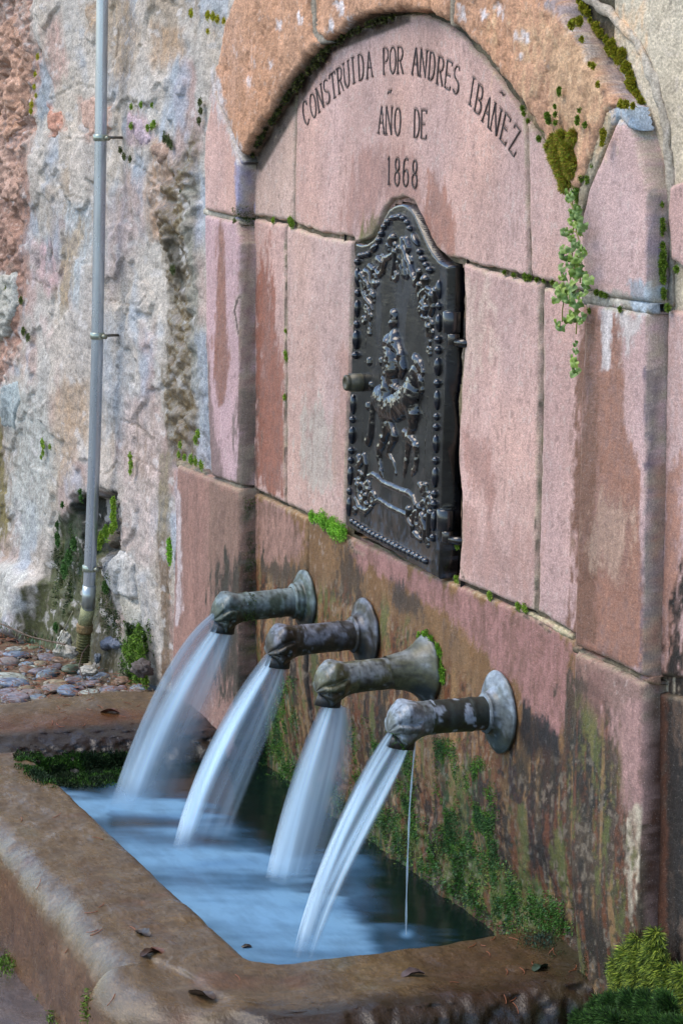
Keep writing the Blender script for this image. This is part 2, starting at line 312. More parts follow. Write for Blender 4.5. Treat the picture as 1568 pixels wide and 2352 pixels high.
def paint(P, base, uv=None, var=.12, seed=0, only=None):
    uv = proj(P) if uv is None else uv
    n = len(P); col = np.tile(base, (n, 1)).astype(float); wet = np.zeros(n)
    st1 = fbm(P, (38, 38, 7), 4, 11 + seed); bl = fbm(P, (9, 9, 6), 3, 21 + seed); fn = fbm(P, (130, 130, 70), 3, 31 + seed)
    jag = fbm(P, (60, 60, 14), 4, 41 + seed); jag2 = fbm(P, (16, 16, 9), 3, 51 + seed)
    gr = fbm(P, (190, 190, 150), 2, 37 + seed); am = .35 + .9 * sst(bl, -.1, .5); col *= (1 + var * (.8 * st1 + 1.1 * bl + .55 * fn * am + .6 * gr * am))[:, None]
    hue = fbm(P, (6, 6, 4), 3, 61 + seed)[:, None]
    col *= 1 + hue * np.array([.05, 0, -.06])
    W = uv[:, 0]; Hh = uv[:, 1]
    k = (sst(fn + .5 * gr, .55, .8) * .4)[:, None]; col = col * (1 - k) + lin(206, 192, 182) * k      # lime grains
    k = (sst(-fn - .6 * gr, .6, .85) * .55)[:, None]; col = col * (1 - k) + base * .55 * k              # pits
    for poly, soft, c, a, wt, warp, vs in ST:
        pa = np.array(poly); mg = soft + warp * 2
        sel = np.where((W > pa[:, 0].min() - mg) & (W < pa[:, 0].max() + mg) & (Hh > pa[:, 1].min() - mg * 2) & (Hh < pa[:, 1].max() + mg * 2))[0]
        if not len(sel): continue
        sdv = polysd(W[sel] + warp * .8 * jag[sel], Hh[sel] + warp * 1.4 * jag2[sel] * vs + warp * jag[sel], poly)
        m = sst(sdv / soft + .9 * st1[sel] + .8 * fn[sel] + .4 * jag[sel], -.45, .55) * a
        m = np.clip(m * (1 + .2 * st1[sel] + .2 * fn[sel]), 0, 1)
        cc = c * (1 + .22 * st1[sel] + .3 * fn[sel])[:, None]
        col[sel] = col[sel] * (1 - m[:, None]) + cc * m[:, None]
        wet[sel] = wet[sel] * (1 - m) + wt * m
    # run-off on the lower wall: narrow streaks and blotches of tan, rust, olive and near-black crust
    for g_, wd_ in CRK:
        ga = np.array(g_); sel = np.where((W > ga[:, 0].min() - 14) & (W < ga[:, 0].max() + 14) & (Hh > ga[:, 1].min() - 14) & (Hh < ga[:, 1].max() + 14))[0]
        if not len(sel): continue
        dl = linesd(W[sel] + 2.5 * jag[sel], Hh[sel] + 3 * jag2[sel], g_); k = (sst(-dl, -wd_ - 5, -wd_) * .35 * (.6 + .6 * st1[sel]))[:, None].clip(0, 1); col[sel] = col[sel] * (1 - k) + CREAM * k
        k = (sst(-dl, -wd_, -wd_ * .4) * .85)[:, None]; col[sel] = col[sel] * (1 - k) + lin(52, 46, 36) * k
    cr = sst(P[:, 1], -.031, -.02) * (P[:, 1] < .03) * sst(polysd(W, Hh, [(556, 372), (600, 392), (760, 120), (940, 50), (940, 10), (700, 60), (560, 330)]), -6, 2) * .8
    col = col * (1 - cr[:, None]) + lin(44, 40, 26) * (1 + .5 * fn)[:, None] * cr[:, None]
    low = sst(polysd(W + 20 * jag, Hh + 24 * jag2, [(560, 1270), (640, 1330), (800, 1340), (930, 1420), (1020, 1500), (1140, 1620), (1200, 1720), (1300, 1760), (1320, 1600), (1400, 1660), (1440, 1850), (1480, 2000), (1480, 2500), (560, 2500)]), -20, 30) * (W < 1482)
    s2 = fbm(P, (70, 70, 5), 3, 71); s3 = fbm(P, (26, 26, 9), 4, 72); s4 = fbm(P, (110, 110, 80), 3, 73)
    for nz_, t0, t1, c, aa, wt in ((s2 + .5 * s4, .05, .35, lin(116, 66, 34), .8, .6), (-s2 + .4 * s4, .2, .5, lin(160, 124, 80), .75, .2), (s3 + .4 * s4, .2, .5, lin(46, 40, 30), .8, .4), (-s3 + .5 * s4, .25, .55, lin(98, 108, 52), .7, .2), (s4 * 1.2 + .3 * s3, .35, .6, lin(40, 36, 28), .6, .5), (-s4 * 1.2, .45, .7, lin(156, 142, 122), .45, .1)):
        m = np.clip(sst(nz_, t0, t1) * aa * low, 0, 1); col = col * (1 - m[:, None]) + c * m[:, None]; wet = wet * (1 - m) + wt * m
    return np.clip(col, .004, .9), wet

# ------------------------------------------------------------------ masonry blocks
def snap(P, D, dx, dz, mx=1.6, to=.0006):
    """pull the outermost ring of grid points onto the outline"""
    gx, gz_ = np.gradient(D, dx, dz); g2_ = gx ** 2 + gz_ ** 2 + 1e-6; f = np.where(D < 0, np.clip((-D - to), 0, dx * mx), 0) / g2_
    f = f * np.minimum(1, np.sqrt(g2_)) ; P[:, 0] += np.clip(f * gx, -dx * mx, dx * mx).ravel(); P[:, 2] += np.clip(f * gz_, -dx * mx, dx * mx).ravel()
def wx(pts, y): return [(lambda q: (q[0], q[2]))(wall(u, v, y)) for u, v in pts]
def block(name, pts, y, parent, base=PINK, m=M_stone, rad=.006, amp=.0012, edge=.0022, res=.0042, back=.045, gap=.003, extra=None, var=.12, seed=None, rim=CREAM, rimw=.009, rima=.7, rough=0., carve=None, recede=False, label=None):
    """one cut stone: a face with worn arrises whose sides run back into the wall"""
    seed = random.randrange(999) if seed is None else seed
    poly = wx(pts, y); pa = np.array(poly); x0, z0 = pa.min(0) - .012; x1, z1 = pa.max(0) + .012
    xs = np.arange(x0, x1, res * 1.25); zs = np.arange(z0, z1, res)
    X, Z = np.meshgrid(xs, zs, indexing='ij'); P = np.stack([X.ravel(), np.full(X.size, y), Z.ravel()], -1)
    e = fbm(P, (45, 45, 45), 4, seed); e2 = fbm(P, (12, 12, 12), 2, seed + 3)
    d = polysd(P[:, 0], P[:, 2], poly) - gap + edge * e + edge * .8 * e2
    NR = 4; D = d.reshape(X.shape); snap(P, D, res * 1.25, res, NR + 1.5)
    # round the arris, then a steep side
    rr = rad * (1 + .5 * e2)
    t = np.clip(1 - d / rr, 0, 1)
    fall = rr * (1 - np.sqrt(np.clip(1 - t * t, 0, 1))) + np.clip(-d, 0, res * NR) / (res * NR) * back
    P[:, 1] = y + fall
    nz = fbm(P, (30, 30, 16), 4, seed + 5); nf = fbm(P, (140, 140, 60), 2, seed + 7)
    Yv = y + fall + amp * nz + amp * .45 * nf
    if rough:
        r1 = fbm(P, (14, 14, 10), 5, seed + 9, .6); r2 = np.abs(fbm(P, (30, 30, 22), 4, seed + 13))
        Yv += rough * (r1 * .8 - .2) + rough * .7 * np.where(r2 < .12, .6, 0) * sst(r1, -.4, .4)
    if recede: Yv += recede * sst(-P[:, 2], -.72, -.46)
    if extra is not None: Yv += extra(P)
    P[:, 1] = Yv
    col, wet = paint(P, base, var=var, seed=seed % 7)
    if carve is not None:
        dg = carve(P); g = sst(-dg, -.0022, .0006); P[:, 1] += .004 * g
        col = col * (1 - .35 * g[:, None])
    if rima:
        k = rima * sst(-d, -rimw * (1 + .9 * nz), 0) * (.55 + .6 * nf)
        k = np.clip(k, 0, 1)[:, None] * (1 - .75 * wet[:, None]) * sst(P[:, 2], .9, 1.05)[:, None]; col = col * (1 - k) + rim * k
    keepv = D > -res * (NR + .9)
    keep = keepv[:-1, :-1] & keepv[1:, :-1] & keepv[1:, 1:] & keepv[:-1, 1:]
    V, Fq, K = compact(P, gridfaces(*X.shape, keep=keep, flip=False), np.concatenate([col, wet[:, None]], 1))
    # local origin at the stone's centre, so that it can be picked apart
    c = V.mean(0); o = link(name, mkmesh(name, V - c, Fq, K), m, parent, c)
    if label: o['label'] = label
    return o

FY = -.035
fw = empty('fountain_wall', (-.35, 0, .3)); tag(fw, 'pink sandstone fountain front with an inscribed arched panel between two pilasters', 'wall')
ARCH = [(576, 372), (600, 305), (640, 245), (690, 180), (750, 110), (800, 75), (860, 46), (920, 34), (975, 36), (1033, 62), (1075, 100), (1130, 160), (1180, 228), (1215, 280), (1245, 330), (1275, 385), (1300, 440)]
DOOR = [(810, 560), (838, 556), (855, 545), (868, 520), (880, 482), (900, 462), (925, 455), (948, 466), (965, 500), (982, 545), (1000, 575), (1030, 596), (1056, 604)]

# the carved inscription --------------------------------------------------
def arc(cx, cy, rx, ry, a0, a1, n=9): return [(cx + rx * math.cos(math.radians(a)), cy + ry * math.sin(math.radians(a))) for a in np.linspace(a0, a1, n)]
GL = {
 'C': [arc(0, 0, .42, .5, 62, 298, 13), [(.2, .44), (.24, .27)], [(.2, -.44), (.28, -.36)]],
 'O': [arc(0, 0, .38, .5, 0, 360, 17)],
 'N': [[(-.36, -.5), (-.36, .5)], [(-.36, .5), (.36, -.5)], [(.36, -.5), (.36, .5)], [(-.5, -.5), (-.2, -.5)], [(-.5, .5), (-.3, .5)], [(.2, .5), (.5, .5)]],
 'S': [arc(0, .25, .3, .25, 30, 270, 9) + arc(0, -.25, .32, .25, 90, -150, 9)],
 'T': [[(0, -.5), (0, .5)], [(-.42, .36), (-.4, .5), (.4, .5), (.42, .36)], [(-.15, -.5), (.15, -.5)]],
 'R': [[(-.3, -.5), (-.3, .5)], [(-.3, .5)] + arc(0, .25, .3, .25, 90, -90, 8) + [(-.3, 0)], [(-.02, 0), (.36, -.5)], [(-.45, -.5), (-.15, -.5)], [(-.45, .5), (-.3, .5)]],
 'U': [[(-.33, .5), (-.33, -.2)] + arc(0, -.2, .33, .3, 180, 360, 8) + [(.33, .5)], [(-.48, .5), (-.18, .5)], [(.18, .5), (.48, .5)]],
 'I': [[(0, -.5), (0, .5)], [(-.17, .5), (.17, .5)], [(-.17, -.5), (.17, -.5)]],
 'D': [[(-.3, -.5), (-.3, .5)], [(-.42, .5), (-.1, .5)] + arc(-.1, 0, .42, .5, 85, -85, 10) + [(-.1, -.5), (-.42, -.5)]],
 'A': [[(-.38, -.5), (0, .5)], [(0, .5), (.38, -.5)], [(-.2, -.1), (.2, -.1)], [(-.5, -.5), (-.26, -.5)], [(.26, -.5), (.5, -.5)]],
 'P': [[(-.3, -.5), (-.3, .5)], [(-.42, .5), (-.02, .5)] + arc(-.02, .24, .34, .26, 85, -85, 8) + [(-.3, -.02)], [(-.45, -.5), (-.15, -.5)]],
 'E': [[(-.3, -.5), (-.3, .5)], [(-.42, .5), (.28, .5), (.3, .38)], [(-.3, 0), (.15, 0)], [(-.42, -.5), (.3, -.5), (.33, -.36)]],
 'B': [[(-.3, -.5), (-.3, .5)], [(-.42, .5), (-.02, .5)] + arc(-.02, .25, .28, .25, 85, -85, 7) + [(-.3, 0)], [(-.02, 0)] + arc(-.02, -.25, .34, .25, 85, -85, 7) + [(-.42, -.5)]],
 'Z': [[(-.32, .34), (-.3, .5), (.32, .5)], [(.32, .5), (-.34, -.5)], [(-.34, -.5), (.3, -.5), (.38, -.3)]],
 '1': [[(0, -.5), (0, .5)], [(-.16, .38), (0, .5)], [(-.17, -.5), (.17, -.5)]],
 '8': [arc(0, .25, .25, .24, 0, 360, 13), arc(0, -.25, .31, .26, 0, 360, 13)],
 '6': [arc(.02, .12, .34, .4, 55, 180, 7) + arc(0, -.2, .32, .3, 180, 540, 15)],
 '~': [[(-.3, -.1), (-.1, .12), (.1, -.08), (.3, .14)]],
}
TXT = [('C', 703, 259), ('O', 719, 243), ('N', 734.5, 226), ('S', 750, 211), ('T', 765, 197), ('R', 781, 184), ('U', 796, 172), ('I', 811, 162), ('D', 829, 154), ('A', 848, 149),
       ('P', 886, 141), ('O', 902, 139), ('R', 919, 139), ('A', 954, 141), ('N', 972, 146), ('D', 992, 153), ('R', 1011, 164), ('E', 1030, 173), ('S', 1048, 184),
       ('I', 1083, 210), ('B', 1100, 230), ('A', 1119, 255), ('N', 1138, 275), ('E', 1160, 297), ('Z', 1181, 323)]
TXT2 = [('A', 876, 276), ('N', 893, 277.5), ('O', 913, 280), ('D', 957, 284), ('E', 973, 286), ('1', 893, 393), ('8', 912, 395), ('6', 932, 397), ('8', 952, 400)]
glyphs = []
ACX, ACZ = -.338, 1.0
for ch, u, v in TXT:
    p = wall(u, v); an = math.atan2(p[0] - ACX, p[2] - ACZ) * .85; glyphs.append((ch, p[0], p[2], -an, .050, .037))
for ch, u, v in TXT2:
    p = wall(u, v); glyphs.append((ch, p[0], p[2], 0, .0515, .036))
for u, v, an in ((895, 212, .2), (1153, 216, -.35)):
    p = wall(u, v); glyphs.append(('~', p[0], p[2], an, .022, .034))
def gstrokes(g):
    ch, x, z, an, h, wd = g; ca, sa = math.cos(an), math.sin(an)
    return [[(x + ca * a * wd - sa * b * h, z + sa * a * wd + ca * b * h) for a, b in s] for s in GL[ch]]
gst = [gstrokes(g) for g in glyphs]
def carve(P):
    d = np.full(len(P), 1.)
    for g, ss in zip(glyphs, gst):
        sel = np.where((abs(P[:, 0] - g[1]) < .045) & (abs(P[:, 2] - g[2]) < .045))[0]
        for s in ss: d[sel] = np.minimum(d[sel], linesd(P[sel, 0], P[sel, 2], s) - .0010)
    return d
def letter_mesh(ss, c):
    V, Fq = [], []
    for s in ss:
        s = np.array(s); T = np.gradient(s, axis=0); T /= np.linalg.norm(T, axis=1)[:, None] + 1e-9
        Nn = np.stack([-T[:, 1], T[:, 0]], -1)
        # cut with a broad chisel: upright strokes wide, cross strokes fine
        wd = .00045 + .0006 * np.abs(T[:, 1])
        k = len(V)
        for i in range(len(s)):
            a = s[i] - Nn[i] * wd[i]; b = s[i] + Nn[i] * wd[i]
            V += [(a[0], .0008, a[1]), (s[i][0], .0036, s[i][1]), (b[0], .0008, b[1])]
        for i in range(len(s) - 1):
            for j in (0, 1): Fq.append((k + i * 3 + j, k + i * 3 + 3 + j, k + i * 3 + 4 + j, k + i * 3 + 1 + j))
    V = np.array(V, float) - c; return V, np.array(Fq)

# panel stones
B = {}
insc = block('stone_block', [(682, 190), (750, 108), (800, 73), (860, 44), (920, 30), (975, 32), (1033, 58), (1075, 96), (1130, 156), (1204, 262), (1208, 300), (1213, 638), (1160, 627), (1100, 612), (1056, 598)] + DOOR[::-1][1:] + [(812, 548), (735, 537), (676, 516), (676, 400)], 0, fw, carve=carve, res=.0028, seed=5, label='arched stone carved with the inscription')
for g, ss in zip(glyphs, gst):
    c = np.array([g[1], 0, g[2]]); V, Fq = letter_mesh(ss, c)
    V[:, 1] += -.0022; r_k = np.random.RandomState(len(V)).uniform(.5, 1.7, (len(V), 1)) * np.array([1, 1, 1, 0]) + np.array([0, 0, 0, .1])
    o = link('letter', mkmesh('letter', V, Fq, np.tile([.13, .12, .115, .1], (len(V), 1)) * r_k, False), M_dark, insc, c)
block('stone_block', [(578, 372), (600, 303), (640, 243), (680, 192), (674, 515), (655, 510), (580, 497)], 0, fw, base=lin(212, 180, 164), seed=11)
block('stone_block', [(1206, 265), (1245, 328), (1275, 383), (1310, 440), (1345, 560), (1345, 674), (1300, 662), (1217, 641), (1211, 400)], 0, fw, seed=12)
block('stone_block', [(582, 499), (655, 512), (657, 700), (656, 1160), (580, 1124)], 0, fw, base=lin(208, 170, 158), seed=13)
block('stone_block', [(657, 513), (672, 519), (735, 540), (808, 552), (804, 800), (796, 1000), (790, 1228), (714, 1187), (657, 1161)], 0, fw, base=lin(208, 174, 162), seed=14)
block('stone_block', [(1062, 600), (1100, 614), (1160, 630), (1238, 648), (1240, 800), (1236, 1000), (1230, 1412), (1180, 1392), (1130, 1370), (1050, 1336), (1055, 1240), (1058, 1130), (1049, 1060), (1056, 900), (1064, 790), (1066, 700)], 0, fw, base=lin(212, 174, 162), seed=15)
block('stone_block', [(1241, 650), (1300, 664), (1350, 678), (1345, 1480), (1310, 1462), (1229, 1412), (1240, 1000)], 0, fw, base=lin(208, 170, 160), seed=16, gap=.006)
block('stone_block', [(578, 1126), (660, 1164), (706, 1186), (705, 1400), (704, 1900), (575, 1850)], 0, fw, base=lin(142, 104, 64), var=.22, seed=17, edge=.001, recede=.032)
block('stone_block', [(707, 1187), (805, 1232), (1016, 1328), (1130, 1372), (1180, 1394), (1229, 1414), (1345, 1482), (1340, 2250), (1190, 2230), (704, 1930)], 0, fw, base=lin(142, 104, 64), var=.22, seed=18, edge=.001, recede=.032,
      extra=lambda P: -.010 * sst(fbm(P, (18, 18, 18), 4, 77), .0, .6) * sst(-P[:, 2], -.66, -.5) - .004 * np.abs(fbm(P, (60, 60, 60), 3, 78)) * sst(-P[:, 2], -.75, -.6))
# jambs and pilasters (stand proud of the panel)
jb = dict(rad=.009, back=.05, edge=.0009)
EXT_ = wx([(1534, 1560), (1534, 900), (1533, 560), (1524, 380), (1500, 246), (1470, 130), (1420, 50), (1340, -60), (1300, -120)], FY)
bev_ = None
block('stone_block', [(490, 200), (503, 240), (540, 335), (552, 378), (548, 470), (541, 502), (468, 486), (466, 380), (470, 300)], FY, fw, seed=21, **jb)
block('stone_block', [(468, 489), (541, 505), (552, 560), (551, 800), (549, 1118), (482, 1096), (474, 900), (470, 700)], FY, fw, base=lin(204, 170, 170), seed=22, **jb)
block('stone_block', [(404, 1063), (470, 1090), (549, 1120), (552, 1400), (545, 1700), (520, 1760), (390, 1640), (400, 1300)], FY, fw, base=lin(160, 124, 110), seed=23, **jb)
block('stone_block', [(1340, 690), (1400, 700), (1486, 714), (1487, 900), (1484, 1200), (1476, 1562), (1400, 1522), (1314, 1488), (1322, 1200), (1330, 900)], FY, fw, base=lin(206, 174, 170), seed=24, extra=bev_, **jb)
block('stone_block', [(1418, 262), (1446, 290), (1471, 365), (1486, 444), (1488, 560), (1488, 700), (1400, 690), (1338, 670), (1326, 520), (1346, 430)], FY, fw, base=lin(208, 174, 166), seed=25, extra=bev_, **jb)
block('stone_block', [(1314, 1492), (1400, 1526), (1474, 1566), (1474, 1900), (1468, 2200), (1466, 2500), (1296, 2400), (1302, 2130), (1308, 1800)], FY, fw, base=lin(150, 118, 106), seed=26, recede=.02, **jb)
# arch stones, rough and orange
OR = lin(208, 158, 124)
ab = dict(base=OR, m=M_rough, rad=.014, edge=.006, rough=.009, var=.22, rim=lin(180, 160, 140), rima=.3, back=.04)
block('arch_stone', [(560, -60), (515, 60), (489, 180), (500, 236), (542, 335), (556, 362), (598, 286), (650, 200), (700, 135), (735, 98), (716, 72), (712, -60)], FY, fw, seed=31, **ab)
block('arch_stone', [(716, -60), (719, 70), (742, 98), (790, 62), (850, 36), (915, 24), (970, 26), (1030, 54), (1032, -60)], FY, fw, seed=32, **ab)
block('arch_stone', [(1036, -60), (1036, 58), (1075, 92), (1130, 152), (1180, 220), (1215, 272), (1248, 326), (1284, 400), (1292, 440), (1330, 440), (1392, 268), (1428, 246), (1389, 190), (1345, 127), (1305, 50), (1250, -60)], FY, fw, seed=33, **ab)
# mortar behind all the joints
MCOL = lin(120, 108, 84)
def sheet(name, x0, x1, z0, z1, yf, res, base, m, parent, seed=0, var=.25, hole=None, colf=None):
    xs = np.arange(x0, x1, res * 1.2); zs = np.arange(z0, z1, res); X, Z = np.meshgrid(xs, zs, indexing='ij')
    P = np.stack([X.ravel(), np.zeros(X.size), Z.ravel()], -1); P[:, 1] = yf(P)
    col, wet = paint(P, base, var=var, seed=seed)
    if colf is not None: col, wet = colf(P, col, wet)
    keep = None
    if hole is not None:
        h = hole(P).reshape(X.shape); keep = ~(h[:-1, :-1] & h[1:, :-1] & h[1:, 1:] & h[:-1, 1:])
    V, Fq, K = compact(P, gridfaces(*X.shape, keep=keep), np.concatenate([col, wet[:, None]], 1))
    c = V.mean(0); return link(name, mkmesh(name, V - c, Fq, K), m, parent, c)
dpoly = wx(DOOR + [(1058, 700), (1056, 800), (1050, 900), (1046, 1060), (1050, 1120), (1046, 1334), (1016, 1328), (800, 1232), (796, 1000), (806, 700)], 0)
def mort_y(P):
    y = .009 + .004 * fbm(P, (25, 25, 25), 4, 88)
    return y
def mort_c(P, col, wet):
    k = (sst(fbm(P, (9, 9, 9), 3, 90), .1, .45) * .75)[:, None]
    dk = lin(52, 50, 34); return col * (1 - k) + dk * k, wet
def mort_c2(P, col, wet):
    k = (sst(fbm(P, (9, 9, 9), 3, 91), 0., .3) * .9)[:, None]
    return col * (1 - k) + lin(62, 60, 40) * k, wet
sheet('mortar', -1.21, .56, .35, 2.12, lambda P: mort_y(P) + .034 * sst(-P[:, 2], -.74, -.5), .006, MCOL, M_rough, fw, hole=lambda P: polysd(P[:, 0], P[:, 2], dpoly) > .002, colf=mort_c)
# the cavity behind the iron door
def boxmesh(x0, x1, y0, y1, z0, z1):
    V = np.array([(x, y, z) for x in (x0, x1) for y in (y0, y1) for z in (z0, z1)], float)
    return V, np.array([(0, 1, 3, 2), (4, 6, 7, 5), (0, 4, 5, 1), (2, 3, 7, 6), (0, 2, 6, 4), (1, 5, 7, 3)])
V, Fq = boxmesh(-.62, -.04, .002, .12, .96, 1.74); Fq = Fq[[0, 1, 3, 4, 5]]
link('recess', mkmesh('recess', V, Fq, np.tile([.03, .028, .025, 0], (8, 1)), False), M_dark, fw, (0, 0, 0))
# jamb side sheets: mortar between the proud stones
def strip(name, pts, y, parent, base, seed, m=M_rough, **k):
    kw = dict(rad=.004, edge=.0015, rima=0, amp=.002, var=.25, back=.03, gap=0); kw.update(k)
    return block(name, pts, y, parent, base=base, m=m, seed=seed, **kw)
strip('mortar_joint', [(466, 478), (545, 498), (552, 516), (466, 494)], FY + .008, fw, lin(176, 168, 150), 41)
strip('mortar_joint', [(404, 1058), (480, 1090), (552, 1112), (554, 1128), (480, 1104), (404, 1072)], FY + .008, fw, lin(150, 138, 116), 42)
strip('mortar_joint', [(1330, 670), (1400, 684), (1491, 697), (1491, 722), (1400, 706), (1336, 700)], FY + .003, fw, lin(150, 142, 124), 43, rad=.002, extra=bev_)
strip('mortar_joint', [(1394, 254), (1424, 238), (1440, 246), (1456, 300), (1440, 296), (1420, 270), (1404, 290)], FY + .001, fw, lin(176, 188, 198), 50, extra=bev_, rough=.002)
strip('mortar_joint', [(1392, 256), (1414, 262), (1350, 434), (1330, 524), (1318, 520), (1328, 440)], FY + .002, fw, lin(168, 156, 134), 44, rad=.0015)
strip('mortar_joint', [(1312, 1482), (1400, 1516), (1490, 1556), (1490, 1574), (1400, 1532), (1312, 1498)], FY + .010, fw, lin(128, 112, 88), 45)
strip('mortar_joint', [(1032, -60), (1040, -60), (1042, 64), (1034, 60)], FY + .006, fw, lin(186, 172, 150), 46)
strip('mortar_joint', [(710, -60), (722, -60), (724, 60), (756, 98), (724, 104), (712, 76)], FY + .004, fw, lin(150, 140, 124), 47)
strip('mortar_joint', [(486, 190), (500, 232), (545, 340), (560, 372), (548, 384), (534, 345), (500, 260), (484, 215)], FY + .004, fw, lin(186, 178, 166), 48)
strip('mortar_joint', [(1180, 1390), (1226, 1412), (1312, 1456), (1312, 1470), (1270, 1452), (1220, 1420), (1176, 1398)], .0, fw, lin(196, 182, 146), 49, rough=.002)

# ------------------------------------------------------------------ right-hand wall
rw = empty('side_wall', (1.2, .01, .3)); tag(rw, 'beige rendered wall with pink stones at the right of the pilaster', 'wall')
def rw_y(P): return .006 + .002 * fbm(P, (30, 30, 30), 4, 70) - .0
BEI = lin(206, 192, 168)
sheet('plaster', .50, 1.9, .1, 2.2, rw_y, .006, BEI, M_rough, rw, var=.16)
for k, pts in enumerate([[(1536, 425), (1590, 400), (1640, 560), (1600, 640), (1536, 600), (1528, 500)], [(1530, 706), (1640, 720), (1640, 1200), (1628, 1560), (1504, 1560), (1520, 1100)], [(1500, 1580), (1640, 1620), (1640, 2300), (1498, 2300)]]):
    block('stone_block', pts, -.004, rw, base=lin(206, 170, 162) if k < 2 else lin(110, 88, 72), seed=60 + k, back=.02, rima=.4)
# cement fillet that follows the arch down the pilaster
hd = [(1300, -40), (1345, 0), (1420, 60), (1470, 130), (1500, 215), (1518, 300), (1528, 400), (1532, 560), (1532, 700)]
hp = np.array([wall(u, v, -.004) for u, v in hd]); tt = np.linspace(0, 1, len(hp)); ti = np.linspace(0, 1, 70)
hp = np.stack([np.interp(ti, tt, hp[:, i]) for i in range(3)], -1)
V, Fq = tube(hp, .0085, 14); V += (fbm(V, (40, 40, 40), 4, 5) * .005)[:, None]; V[:, 1] = .004 + (V[:, 1] + .004) * .7; cc, ww = paint(V, lin(182, 172, 156), var=.3)
link('cement_fillet', tri_clean(V, Fq, np.concatenate([cc, ww[:, None]], 1)), M_rough, rw, (0, 0, 0))

# ------------------------------------------------------------------ left rubble wall
lw = empty('rubble_wall', (-2.4, 0, .4)); tag(lw, 'rough rubble wall with worn pale plaster left of the fountain', 'wall')
PL = lin(196, 186, 174)
GROOVES = [[(112, 230), (135, 218), (165, 200), (190, 195), (222, 202)], [(150, 455), (175, 450), (205, 462), (218, 480)], [(255, 685), (290, 698), (330, 702), (345, 684)], [(150, 320), (185, 316), (218, 325)], [(300, 236), (325, 232), (352, 247)], [(272, 325), (284, 355), (305, 370), (330, 385), (380, 415)],
           [(300, 1047), (340, 1065), (380, 1090)], [(232, 1090), (262, 1085), (280, 1062)], [(375, 0), (395, 12), (415, 18)], [(80, 640), (115, 655), (135, 668)], [(318, 230), (310, 290), (320, 330)], [(270, 70), (262, 150), (250, 200)], [(130, 540), (120, 600), (135, 700)], [(285, 960), (330, 985), (345, 1000)], [(130, 1370), (160, 1385), (185, 1395)], [(440, 205), (445, 260), (430, 330), (425, 420), (440, 440)]]
